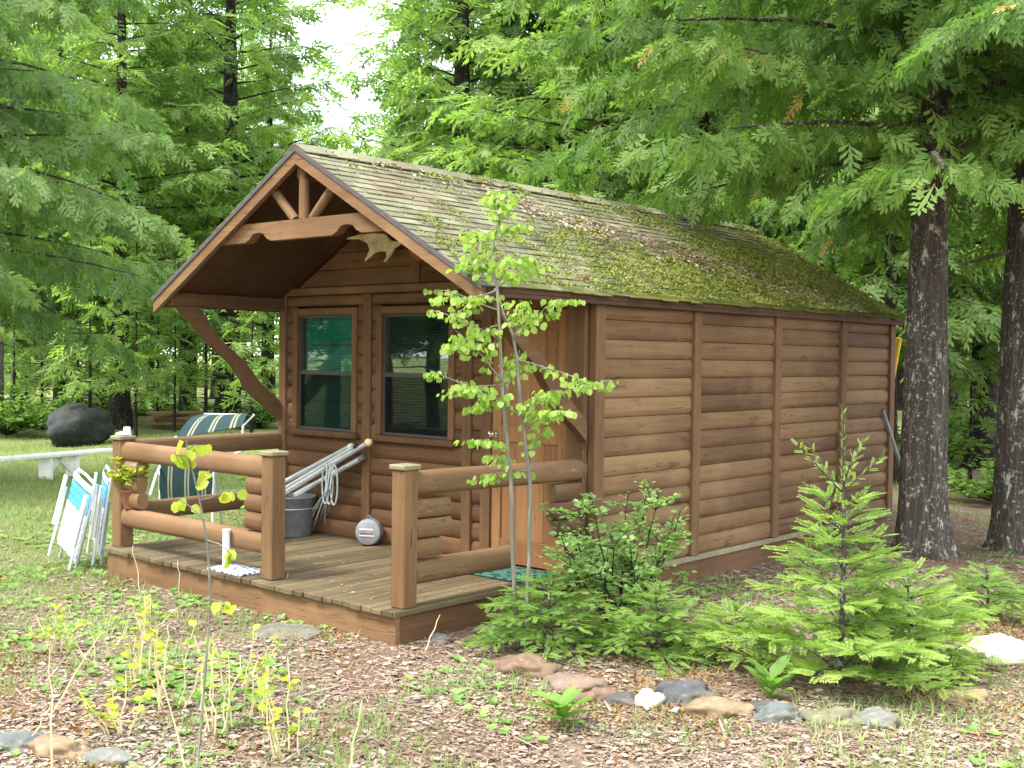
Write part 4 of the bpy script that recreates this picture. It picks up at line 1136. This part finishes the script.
# young fir on the right
def fir(base, H, R, nwh, tmpl, ss, seed, leafm, label, name, droop=.15, dens=1.0, zmin=.06, cat='young tree', up=.25, top=.9, pw=.85):
    rg = np.random.default_rng(seed); base = np.array(base, float); o = thing(name, base, label, cat)
    P, X, Z, S, T = [], [], [], [], []; limbs = []
    mb = MB(); tp = [base+np.array([.02*math.sin(h*3), .015*math.cos(h*4), H*h]) for h in np.linspace(0, 1, 9)]
    mb.tube(tp, np.linspace(.009+.008*H, .004, 9), 8)
    def shoots(p, d, ln, n, tn):
        for k in range(n):
            q = (k+.4)/n; sg = 1 if k % 2 else -1; an = sg*D2R(rg.uniform(30, 60)) if k < n-1 else 0
            x = d*math.cos(an)+nrm(np.cross((0, 0, 1), d))*math.sin(an); x[2] += rg.uniform(-.2, .35)
            P.append(p+d*ln*q); X.append(x); Z.append(np.array([rg.uniform(-.9, .9), rg.uniform(-.9, .9), 1])); S.append(ss*rg.uniform(.85, 1.35)*(1.25-.4*q)); T.append(np.clip(tn+rg.uniform(-.3, .3), 0, .95))
    for w in range(nwh):
        u = (w+.2)/nwh; h = zmin+(H*top-zmin)*u**.9; k = rg.integers(5, 8) if u < .7 else 4; ph = rg.uniform(0, 6.28)
        for b in range(k):
            az = ph+b*6.283/k+rg.uniform(-.3, .3); Lb = R*(1-u)**pw*rg.uniform(.7, 1.15)+.16*R
            d = np.array([math.cos(az), math.sin(az), up+.75*u*u+rg.uniform(-.1, .1)]); p0 = base+np.array([0, 0, h])
            pts = [p0+Lb*(d*t_)-np.array([0, 0, droop*Lb*t_*t_]) for t_ in np.linspace(0, 1, 6)]; mb.tube(pts, np.linspace(.004+.004*Lb, .002, 6), 5)
            ns = max(4, int(dens*Lb/ss*3.0)); tn = rg.uniform(.2, .8)
            for j in range(ns):
                t_ = .15+.85*(j+.5)/ns; p = p0+Lb*d*t_-np.array([0, 0, droop*Lb*t_*t_]); dd = nrm(d-np.array([0, 0, 2*droop*t_])); sg = 1 if j % 2 else -1
                an = sg*D2R(rg.uniform(40, 62)); x = dd*math.cos(an)+nrm(np.cross((0, 0, 1), dd))*math.sin(an)
                l2 = Lb*.42*(1.05-t_)+ss*.4; shoots(p, x, l2, max(1, int(l2/ss*2.2)), tn)
            P.append(pts[-1]-nrm(pts[-1]-pts[-2])*ss*.4); X.append(pts[-1]-pts[-2]); Z.append((0, 0, 1)); S.append(ss*1.2); T.append(.8)
    if top < .85:
        for b in range(5):
            az = b*1.2566+.35; d = np.array([math.cos(az), math.sin(az), .95]); p0 = base+np.array([0, 0, H*(top+.02)]); Lb = R*rg.uniform(.36, .5)
            mb.tube([p0, p0+d*Lb*.5, p0+d*Lb+np.array([0, 0, .02])], [.005, .004, .002], 5); q_ = nrm(d)
            for k in range(int(Lb/ss*5)):
                a = k*2.4; o1 = nrm(np.cross(q_, (0, 0, 1))); o2 = np.cross(q_, o1); P.append(p0+d*Lb*(.1+.9*k/(Lb/ss*5))); X.append(q_+.9*(o1*math.cos(a)+o2*math.sin(a))); Z.append(rg.normal(0, 1, 3)); S.append(ss*.5); T.append(.7)
    for k in range(26):
        P.append(base+np.array([0, 0, H*(top+(1-top)*k/26)])); a = k*2.4; X.append((math.cos(a)*.35, math.sin(a)*.35, .9)); Z.append((-math.cos(a), -math.sin(a), .4)); S.append(ss*.42); T.append(.6)
    V, Fq, T = scatter(*tmpl, np.array(P), np.array(X), np.array(Z), np.array(S), np.array(T))
    mb.build('trunk', 'bark_cedar', o, True); link('crown', npmesh('crown', V, Fq, T, leafm), o); return o
fir(G(838, 686), 1.56, .66, 9, FIR, .105, 21, 'fir_leaf', 'bright green young fir with an upright leader in front of the cabin wall', 'young_fir', dens=.9, up=.24, top=.68, pw=1.4)
fir(G(735, 664), .34, .26, 5, FIR, .10, 23, 'fir_leaf', 'low spreading fir seedling between the leafy shrub and the young fir', 'fir_seedling', dens=1.0, up=.25)
fir(G(905, 672), .62, .50, 6, FIR, .10, 27, 'fir_leaf', 'bushy fir seedling just right of the tall young fir', 'fir_seedling', dens=1.0, up=.25)
fir(G(548, 648), .45, .52, 6, FIR, .072, 24, 'hemlock_leaf', 'low feathery hemlock at the foot of the aspen sapling', 'young_hemlock', dens=.8, droop=.3)
fir(G(655, 655), .42, .42, 6, FIR, .072, 25, 'hemlock_leaf', 'low feathery hemlock under the leafy shrub', 'young_hemlock', dens=.8, droop=.25)
fir(G(985, 625), .34, .34, 4, FIR, .072, 26, 'hemlock_leaf', 'small pale green seedling behind the white boulder', 'conifer_seedling', dens=.9, droop=.25)
# leafy shrub by the corner post
sb = G(618, 632); sh = thing('leafy_shrub', sb, 'open twiggy shrub with small pale green leaves at the cabin corner', 'shrub')
st = []; mb = MB()
for i in range(24):
    a = rg.uniform(0, 6.28); r_ = rg.uniform(.1, .72); h = rg.uniform(.45, 1.12)*(1-.25*r_)
    c = curve(sb+np.array([.05*math.cos(a), .05*math.sin(a), 0]), sb+np.array([r_*math.cos(a), r_*math.sin(a), h]), 7, .0, .018, 100+i); st.append(c); mb.tube(c, np.linspace(.008, .003, 8), 5)
    for j in range(4):
        p = c[rg.integers(3, 7)]; e = p+np.array([rg.uniform(-.22, .22), rg.uniform(-.22, .22), rg.uniform(.0, .2)]); c2 = curve(p, e, 4, 0, .006, 200+i*4+j); st.append(c2); mb.tube(c2, np.linspace(.004, .002, 5), 4)
mb.build('stem', 'bark_dark', sh, True); link('foliage', stem_plant(st, 34, LEAF, .040, 6, .05, 'shrub_leaf', .25), sh)

# low leafy seedlings in the foreground
def seedling(px, py, h, n, size, seed, leafm, label, name='seedling', dry=False, group=None):
    b = G(px, py); rg2 = np.random.default_rng(seed); o = thing(name, b, label, 'seedling', group); st = []; mb = MB()
    for i in range(n):
        a = rg2.uniform(0, 6.28); r_ = rg2.uniform(.02, .22); c = curve(b+np.array([math.cos(a)*.08, math.sin(a)*.08, 0])*rg2.uniform(0, 1), b+np.array([r_*math.cos(a), r_*math.sin(a), h*rg2.uniform(.5, 1.1)]), 4, 0, .01, seed*10+i); st.append(c); mb.tube(c, np.linspace(.005, .002, 5), 5)
    mb.build('stem', 'stake', o, True); link('foliage', stem_plant(st, 7, LEAFR, size, seed, .02, leafm, .35, .4, (0, .7)), o)
SD = [(95, 668, .34), (135, 690, .42), (172, 712, .40), (215, 735, .42), (240, 690, .30), (290, 752, .42), (150, 640, .24), (60, 655, .28), (120, 740, .3), (262, 720, .28)]
for i, (px, py, h) in enumerate(SD):
    seedling(px, py, h, 6, .047, 40+i, 'yellow_leaf' if i % 3 else 'aspen_leaf', 'yellow green poplar seedling growing in the leaf litter before the deck', group='poplar seedlings before the deck')
for i, (px, py) in enumerate([(563, 716), (770, 700)]):
    b = G(px, py+8); o = thing('broadleaf_weed', b, ['rosette of broad green leaves before the pinkish border stones', 'rosette of broad green leaves beside the blackish border stone'][i], 'weed'); P, X, Z, S, T = [], [], [], [], []
    for k in range(13):
        a = k*2.4; P.append(b+np.array([0, 0, .02+.008*k])); X.append((math.cos(a), math.sin(a), rg.uniform(.3, 1.1))); Z.append((-math.cos(a)*.6, -math.sin(a)*.6, 1)); S.append(rg.uniform(.1, .2)); T.append(rg.uniform(.1, .7))
    V, Fq, T = scatter(*LEAFN, np.array(P), np.array(X), np.array(Z), np.array(S), np.array(T)); link('foliage', npmesh('foliage', V, Fq, T, 'hemlock_leaf'), o)
    MB().tube([b, b+np.array([0, 0, .12])], [.006, .003], 6).build('stem', 'hemlock_leaf', o)
# dry stalks
STK = [((52, 770), (50, 650)), ((52, 712), (102, 632)), ((190, 768), (158, 670)), ((165, 690), (167, 625)), ((232, 720), (228, 655)), ((30, 745), (52, 700)), ((345, 765), (362, 700)), ((425, 645), (440, 615)), ((268, 590), (276, 560)), ((140, 585), (133, 545)), ((180, 590), (178, 560)), ((345, 610), (352, 585)), ((282, 600), (288, 572))]
for i, (a, b) in enumerate(STK):
    g_ = G(a[0], min(a[1]+8, 780)); t_ = (g_-CAM)@_f; e = atd(b[0], b[1], t_)
    tag(MB().tube(curve(g_, e, 5, -.01, .006, i), np.linspace(.005, .0025, 6), 5).build('dry_stalk', 'stake', None, True), 'bare tan dry weed stalk standing in the leaf litter', 'dry stalk', 'dry stalks in front of the deck')

# ==================================================================== LEAF LITTER AND GRASS (stuff)
rg = np.random.default_rng(17)
def in_cabin(x, y): return (-.1 < x < W+.06 and -.02 < y < L+.02) or (DL-.0 < x < DR_ and DY-.0 < y < .02)
def visible_pts(n, tmin, tmax, pw):
    out = []
    while len(out) < n:
        t_ = tmin+(tmax-tmin)*rg.uniform()**pw; px = rg.uniform(-40, 1064); d = ray(px, 384); h = d[:2]/1.0; p = CAM[:2]+h*t_
        if not in_cabin(p[0], p[1]): out.append((p[0], p[1]))
    return np.array(out)
def lawnf(x, y):
    return min(1, max(0, (1.8-x)/4.0))+.55*mnoise.noise(Vector((x*.5, y*.5, 2)))+.35*mnoise.noise(Vector((x*1.7, y*1.7, 7)))
pts = visible_pts(100000, 4.6, 14, 1.1); P, X, Z, S, T = [], [], [], [], []
for x, y in pts:
    if lawnf(x, y) > rg.uniform(.3, 1.3) or mnoise.noise(Vector((x*2.3, y*2.3, 60))) > rg.uniform(.1, .7): continue
    a = rg.uniform(0, 6.28); P.append((x, y, gz(x, y)+rg.uniform(.004, .018))); X.append((math.cos(a), math.sin(a), rg.uniform(-.12, .15))); Z.append((rg.uniform(-.28, .28), rg.uniform(-.28, .28), 1))
    S.append(rg.uniform(.010, .026)+(rg.uniform(0, .045) if rg.uniform() < .25 else 0)); T.append(np.clip(rg.normal(.55, .17)+.25*mnoise.noise(Vector((x*1.2, y*1.2, 5))), 0, 1))
for k in range(150):
    x, y = rg.uniform(DL+.05, DR_-.05), DY+.1+abs(rg.normal(0, .9))
    if y > -.08: continue
    a = rg.uniform(0, 6.28); P.append((x, y, .008)); X.append((math.cos(a), math.sin(a), .1)); Z.append((rg.uniform(-.3, .3), rg.uniform(-.3, .3), 1)); S.append(rg.uniform(.012, .04)); T.append(rg.uniform(.2, .9))
NP, NX, NZ, NS, NTn = [], [], [], [], []
for x, y in visible_pts(42000, 4.6, 11, 1.0):
    if mnoise.noise(Vector((x*1.6, y*1.6, 90))) < rg.uniform(-.5, .5): continue
    a = rg.uniform(0, 6.28); NP.append((x, y, gz(x, y)+rg.uniform(.006, .024))); NX.append((math.cos(a), math.sin(a), rg.uniform(-.1, .1))); NZ.append((0, 0, 1)); NS.append(rg.uniform(.03, .09)+(rg.uniform(0, .2) if rg.uniform() < .02 else 0)); NTn.append(rg.uniform(.1, .75))
NEED = (np.array([(0, .03, 0), (0, -.03, 0), (1, -.02, .04), (1, .02, .04)], float), np.array([(0, 1, 2, 3)]))
V2, F2, T2 = scatter(*NEED, np.array(NP), np.array(NX), np.array(NZ), np.array(NS), np.array(NTn))
V, Fq, T = scatter(*leaf_template(.30, .05), np.array(P), np.array(X), np.array(Z), np.array(S), np.array(T)); V, Fq, T = joinarr([(V, Fq, T), (V2, F2, T2)])
tag(link('leaf_litter', npmesh('leaf_litter', V, Fq, T, 'dry_leaf')), 'dry brown and tan fallen leaves covering the ground', 'leaf litter', kind='stuff')
pts = visible_pts(36000, 4.6, 26, 1.25); P, X, Z, S, T = [], [], [], [], []
for x, y in pts:
    f = lawnf(x, y)+(.30 if x < 3.0 else .06)
    if f < rg.uniform(.0, .75): continue
    tn = np.clip(.45+.4*mnoise.noise(Vector((x, y, 1)))+rg.uniform(-.2, .25), 0, 1)
    for k in range(4):
        a = rg.uniform(0, 6.28); xx, yy = x+rg.normal(0, .03), y+rg.normal(0, .03)
        if in_cabin(xx, yy): continue
        P.append((xx, yy, gz(xx, yy)-.004)); X.append((math.cos(a)*.6, math.sin(a)*.6, rg.uniform(.5, 1.4))); Z.append((-math.cos(a), -math.sin(a), .5)); S.append(rg.uniform(.03, .10)); T.append(tn)
bl = (BLADE[0]*np.array([1, 1.3, 1]), BLADE[1])
V, Fq, T = scatter(*bl, np.array(P), np.array(X), np.array(Z), np.array(S), np.array(T))
tag(link('grass', npmesh('grass', V, Fq, T, 'grass_blade')), 'short pale green grass and weeds growing through the leaf litter', 'grass', kind='stuff')
P, X, Z, S, T = [], [], [], [], []
for x, y in visible_pts(60000, 4.6, 10, 1.0):
    if mnoise.noise(Vector((x*.9, y*.9, 70)))+.5*mnoise.noise(Vector((x*3, y*3, 71))) < rg.uniform(.12, .5): continue
    a = rg.uniform(0, 6.28); P.append((x, y, gz(x, y)+rg.uniform(.0, .012))); X.append((math.cos(a)*.7, math.sin(a)*.7, .6)); Z.append(rg.normal(0, .5, 3)+np.array([0, 0, .6])); S.append(rg.uniform(.014, .034)); T.append(rg.uniform(0, 1))
leafmat('rust_moss', [(.2, (.16, .075, .025)), (.5, (.24, .125, .045)), (.85, (.30, .21, .08))], .15)
V, Fq, T = scatter(*LEAFN, np.array(P), np.array(X), np.array(Z), np.array(S), np.array(T))
tag(link('ground_moss', npmesh('ground_moss', V, Fq, T, 'rust_moss')), 'rusty brown moss in soft patches on the ground', 'moss', kind='stuff')
# small weeds: broad little leaves in patches
pts = visible_pts(9000, 4.6, 12, 1.0); P, X, Z, S, T = [], [], [], [], []
for x, y in pts:
    if mnoise.noise(Vector((x*1.1, y*1.1, 40))) < rg.uniform(-.25, .8)+max(0, min(.5, (x-2.5)*.2)): continue
    a0 = rg.uniform(0, 6.28); tn = rg.uniform(.1, .9)
    for k in range(5):
        a = a0+k*1.25; P.append((x, y, gz(x, y)+.006)); X.append((math.cos(a), math.sin(a), rg.uniform(.3, .9))); Z.append((-math.cos(a)*.5, -math.sin(a)*.5, 1)); S.append(rg.uniform(.025, .06)); T.append(tn)
V, Fq, T = scatter(*LEAF, np.array(P), np.array(X), np.array(Z), np.array(S), np.array(T))
tag(link('ground_weeds', npmesh('ground_weeds', V, Fq, T, 'shrub_leaf')), 'small broad leaved green weeds in patches on the ground', 'weeds', kind='stuff')

# ==================================================================== TREES
# two big cedars on the right
cp_ = lambda u: (1-u)**.6*(.9+.1*min(1, u*5))
skp = lambda h, az, Lb: h < 4.3 and math.cos(az+.4-math.atan2(-.45, -.9)) < .75 and math.cos(az+.4-math.atan2(-.9, .45)) < .3
def kp1(p):
    dh = math.hypot(p[0], p[1]); az = math.atan2(p[1], p[0])+.4; d = math.cos(az-math.atan2(-.75, -1.0))
    if dh < .8: return p[2] > 2.3
    lim = 3.30-.04*dh
    if dh > 2.7 and math.cos(az-math.atan2(-.97, -.25)) > .94: lim = 2.35
    elif math.cos(az-math.atan2(-.85, .75)) > .3: lim = 2.62
    return p[2]+GZ > lim+.12
m1 = conifer(101, 9.5, 3.45, 4.4, 92, CED, .25, sec=36, droop=.36, up=.12, prof=cp_, deadp=.012, trunk_r=.235, bark_='bark_cedar', leafm='cedar_leaf', per=6, bare=3, nt=26, skip=skp, keep=kp1, hang=.8)
place_tree('cedar_tree', m1, G(922, 556), 0.4, 'large dark cedar trunk nearest the rear corner of the cabin, branches sweeping over the roof', 'tree')
m2 = conifer(102, 10, 3.3, 4.0, 84, CED, .25, sec=32, droop=.42, up=.08, prof=cp_, deadp=.012, trunk_r=.25, bark_='bark_cedar', leafm='cedar_leaf', per=6, bare=4, nt=26, keep=lambda p: p[2] > (3.55 if p[0]*.9+p[1]*.4 < .5 else 3.0), hang=.8)
place_tree('cedar_tree', m2, G(1019, 552), 2.0, 'large lichen spotted cedar at the right edge', 'tree')
# left cedar and birch trunk
m3 = conifer(103, 11, 2.7, 3.3, 92, CED, .30, sec=28, droop=.38, up=.06, prof=cp_, trunk_r=.2, bark_='bark_cedar', leafm='conifer_blue', per=5, bare=4, hang=.7)
pL = CAM+ray(-70, 384)*15.5; place_tree('cedar_tree', m3, (pL[0], pL[1], gz(pL[0], pL[1])), 1.0, 'dense drooping cedar filling the left edge above the white bench', 'tree')
# background conifers: three meshes, many copies
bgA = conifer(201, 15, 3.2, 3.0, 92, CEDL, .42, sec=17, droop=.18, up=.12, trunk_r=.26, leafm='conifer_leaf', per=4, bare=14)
bgB = conifer(202, 13, 2.3, 2.6, 84, CEDL, .42, sec=17, droop=.30, up=.05, trunk_r=.17, leafm='conifer_blue', per=4, bare=10)
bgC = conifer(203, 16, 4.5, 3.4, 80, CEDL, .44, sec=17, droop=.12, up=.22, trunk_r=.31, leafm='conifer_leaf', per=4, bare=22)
LB = {0: 'airy light green conifer with dark bare lower branches around the cabin', 1: 'dense blue green conifer standing in the woods', 2: 'tall open conifer with a long bare trunk in the woods'}
spots = [  # px, distance, kind, scale
    (228, 30, 2, 1.05), (188, 32, 0, 1.0), (268, 36, 0, .9), (120, 27, 0, .95), (60, 30, 1, 1.0), (20, 36, 0, 1.1), (150, 40, 1, 1.0), (95, 44, 2, 1.1), (-20, 28, 1, 1.0), (215, 46, 1, 1.05),
    (458, 24, 2, 1.0), (503, 26, 0, 1.1), (415, 34, 0, .85), (545, 24, 1, 1.0), (600, 20, 0, .9), (390, 44, 1, .75), (655, 24, 1, 1.0), (700, 19, 1, .8), (745, 24, 2, 1.0), (800, 20, 1, .85), (850, 26, 0, 1.0),
    (890, 17, 1, .75), (945, 24, 2, 1.0), (985, 20, 0, .95), (1040, 18, 1, .9), (1000, 34, 1, 1.0), (960, 40, 0, 1.0), (900, 42, 1, 1.0), (1060, 30, 2, 1.0), (780, 36, 0, 1.1), (620, 36, 2, 1.1), (480, 40, 1, 1.0), (700, 44, 2, 1.1), (240, 56, 0, 1.2), (345, 60, 1, .9), (40, 58, 2, 1.1), (130, 60, 0, 1.1), (560, 56, 0, 1.2), (840, 58, 2, 1.1), (980, 60, 1, 1.1)]
rg = np.random.default_rng(33)
NMS = ['conifer_tree', 'dense_conifer', 'tall_conifer']
GR = ['airy conifers in the woods', 'dense conifers in the woods', 'tall open conifers in the woods']
for px, t_, k, s_ in spots:
    p = CAM+ray(px, 384)*t_; place_tree(NMS[k], (bgA, bgB, bgC)[k], (p[0], p[1], gz(p[0], p[1])), rg.uniform(0, 6.28), LB[k], 'tree', GR[k], s_*rg.uniform(.95, 1.08))
for i, (x, y, k) in enumerate([(-7, -12, 0), (-10.5, -9.5, 1), (-4, -14, 1), (-13, -13, 2), (-9, -15.5, 0), (-1, -16.5, 2), (3, -18, 1), (-14.5, -8, 0), (-6, -18, 1), (-6, -10.6, 1), (-7.6, -9.6, 1), (-9.2, -8.4, 1), (-4.6, -11.8, 1), (-8.5, -12.5, 1), (-3, -12.6, 1), (-11, -11.5, 1), (12, -18, 0), (18, -12, 1), (17, -3, 0), (8, -20, 2)]):  # unseen conifers around the camera, added to darken window reflections and shape the light
    place_tree(NMS[k], (bgA, bgB, bgC)[k], (x, y, gz(x, y)), i*1.3, LB[k], 'tree', GR[k], .95)
# thin saplings with bare lower stems in the left woods and right woods
def sapling_meshes(seed):
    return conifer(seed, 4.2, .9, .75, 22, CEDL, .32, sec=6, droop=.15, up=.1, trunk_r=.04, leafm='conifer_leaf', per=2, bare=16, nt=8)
sm = [sapling_meshes(301), sapling_meshes(302)]
spx = [(14, 25), (42, 27), (62, 29), (78, 26), (97, 30), (112, 28), (136, 25), (158, 29), (206, 27), (252, 24), (30, 33), (120, 34), (175, 26), (262, 30), (985, 22), (962, 26), (1008, 24), (940, 30), (972, 18), (90, 22.5)]
for i, (px, t_) in enumerate(spx):
    p = CAM+ray(px, 384)*t_; place_tree('sapling', sm[i % 2], (p[0], p[1], gz(p[0], p[1])), rg.uniform(0, 6.28), 'thin young conifer with bare lower twigs at the edge of the woods', 'sapling', 'thin saplings at the edge of the woods', rg.uniform(.8, 1.25))
# birch trunk at left edge
pB = G(-4, 436); tr = trunk_mesh('trunk', [(0, 0, -.1), (0.02, 0, 1.3), (.0, .03, 4), (.05, 0, 8)], [.16, .145, .12, .06], 'bark_pale', 14, seed=4)
bt = thing('birch_tree', pB, 'pale barked trunk at the left edge beside the cedar boughs', 'tree'); o = bpy.data.objects.new('trunk', tr); COL.objects.link(o); o.parent = bt
P, X, Z, S, T = [], [], [], [], []
for i in range(1400):
    a = rg.uniform(0, 6.28); r_ = rg.uniform(.2, 2.0)**1; P.append((r_*math.cos(a), r_*math.sin(a), rg.uniform(4, 9))); b = rg.uniform(0, 6.28); X.append((math.cos(b), math.sin(b), -.4)); Z.append(rg.normal(0, .4, 3)+np.array([0, 0, 1])); S.append(rg.uniform(.06, .12)); T.append(rg.uniform(0, 1))
V, Fq, T = scatter(*LEAF, np.array(P), np.array(X), np.array(Z), np.array(S), np.array(T)); o = link('crown', npmesh('crown', V, Fq, T, 'bush_leaf')); o.parent = bt; o.location = (0, 0, 0)
# bushes at the lawn edge
def bush(seed, R, H, n):
    rg2 = np.random.default_rng(seed); st = []; mb = MB()
    for i in range(40):
        a = rg2.uniform(0, 6.28); r_ = R*rg2.uniform(.1, 1)**.6; c = curve((0, 0, 0), (r_*math.cos(a), r_*math.sin(a), H*rg2.uniform(.35, 1)*(1.1-.5*(r_/R)**2)), 5, -.05, .04, seed*50+i); st.append(c); mb.tube(c, np.linspace(.012, .004, 6), 4)
    return mb.mesh('stem', 'bark_dark', True), stem_plant(st, n, LEAF, .11, seed, .14, 'bush_leaf', .2)
bm_ = [bush(61, 1.1, 1.0, 30), bush(62, 1.3, .8, 34)]
bsp = [(8, 24, 0), (40, 26, 1), (74, 28, 0), (134, 33, 1), (160, 34, 0), (215, 30, 1), (262, 28, 0), (25, 31, 1), (105, 33, 0), (280, 35, 1), (950, 22, 0), (1010, 21, 1), (975, 28, 1), (930, 18, 0), (1000, 15.5, 1), (300, 33, 1)]
for i, (px, t_, k) in enumerate(bsp):
    p = CAM+ray(px, 384)*t_; o = thing('bush', (p[0], p[1], gz(p[0], p[1])), 'low leafy green bush in the undergrowth at the edge of the woods', 'bush', 'bushes in the undergrowth'); o.rotation_euler = (0, 0, rg.uniform(0, 6.28)); s_ = rg.uniform(.75, 1.1); o.scale = (s_, s_, s_)
    for nm, me in zip(('stem', 'foliage'), bm_[k]):
        c = bpy.data.objects.new(nm, me); COL.objects.link(c); c.parent = o
# far woods: one mass
P, X, Z, S, T = [], [], [], [], []
for i in range(15000):
    az = rg.uniform(-1.0, 1.0)*.62; t_ = rg.uniform(62, 95); p = CAM+(_f*math.cos(az)+_r*math.sin(az))*t_
    gap = mnoise.noise(Vector((az*14, 0, 3)))
    h = rg.uniform(0, 1)**1.3*(15+6*gap); 
    if .3 < h < 2.2 and rg.uniform() < .6: continue
    P.append((p[0], p[1], GZ+h)); b = rg.uniform(0, 6.28); X.append((math.cos(b), math.sin(b), -.4)); Z.append(rg.normal(0, .4, 3)+np.array([0, 0, 1])); S.append(rg.uniform(.9, 2.0)); T.append(rg.uniform(0, .95))
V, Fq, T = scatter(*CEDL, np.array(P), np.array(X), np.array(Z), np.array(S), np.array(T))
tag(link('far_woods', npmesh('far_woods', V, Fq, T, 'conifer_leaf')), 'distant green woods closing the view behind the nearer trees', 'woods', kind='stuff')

# ==================================================================== LIGHT, SKY, CAMERA
wd = bpy.data.worlds.new('World'); SC.world = wd; wd.use_nodes = True; nt = wd.node_tree; nt.nodes.clear()
sky = nt.nodes.new('ShaderNodeTexSky'); sky.sky_type = 'NISHITA'; sky.sun_disc = False
EL, AZ = 58, None
sun_dir = nrm(-_R*.55-_f*.25+np.array([0, 0, 0])); sun_dir[2] = 0; sun_dir = nrm(sun_dir)   # horizontal direction TOWARDS the sun
azm = math.atan2(sun_dir[0], sun_dir[1])
sky.sun_elevation = D2R(EL); sky.sun_rotation = azm; sky.air_density = 1.0; sky.dust_density = 3.0; sky.ozone_density = 1.0
bg = nt.nodes.new('ShaderNodeBackground'); bg.inputs['Strength'].default_value = .15
tc = nt.nodes.new('ShaderNodeTexCoord'); ns = nt.nodes.new('ShaderNodeTexNoise'); ns.inputs['Scale'].default_value = 2.2; ns.inputs['Detail'].default_value = 7
mr = nt.nodes.new('ShaderNodeMapRange'); mr.inputs['From Min'].default_value = .36; mr.inputs['From Max'].default_value = .56
mxn = nt.nodes.new('ShaderNodeMix'); mxn.data_type = 'RGBA'; mxn.inputs[7].default_value = (10.5, 10.9, 11.3, 1)
ow = nt.nodes.new('ShaderNodeOutputWorld')
for a, b in ((tc.outputs['Generated'], ns.inputs['Vector']), (ns.outputs['Fac'], mr.inputs['Value']), (mr.outputs[0], mxn.inputs['Factor']), (sky.outputs[0], mxn.inputs[6]), (mxn.outputs[2], bg.inputs['Color']), (bg.outputs[0], ow.inputs['Surface'])):
    nt.links.new(a, b)
ld = bpy.data.lights.new('sun', 'SUN'); ld.energy = 1.9; ld.angle = D2R(16); ld.color = (1, .95, .86)
lo = bpy.data.objects.new('sun', ld); COL.objects.link(lo)
tov = Vector((sun_dir[0]*math.cos(D2R(EL)), sun_dir[1]*math.cos(D2R(EL)), math.sin(D2R(EL))))
lo.rotation_euler = tov.to_track_quat('Z', 'Y').to_euler()
cd = bpy.data.cameras.new('camera'); cam = bpy.data.objects.new('camera', cd); COL.objects.link(cam)
cd.sensor_width = 36; cd.lens = F_PX*36/1024; cd.clip_end = 2000; cd.clip_start = .05
from mathutils import Matrix
mat = Matrix(((_R[0], _U[0], -_f[0], CAM[0]), (_R[1], _U[1], -_f[1], CAM[1]), (_R[2], _U[2], -_f[2], CAM[2]), (0, 0, 0, 1)))
cam.matrix_world = mat; SC.camera = cam
SC.view_settings.view_transform = 'Standard'; SC.view_settings.look = 'None'; SC.view_settings.gamma = 1; SC.view_settings.exposure = 1.93
SC.view_settings.use_curve_mapping = False
SC.cycles.max_bounces = 8; SC.cycles.diffuse_bounces = 4; SC.cycles.transmission_bounces = 6; SC.cycles.transparent_max_bounces = 8
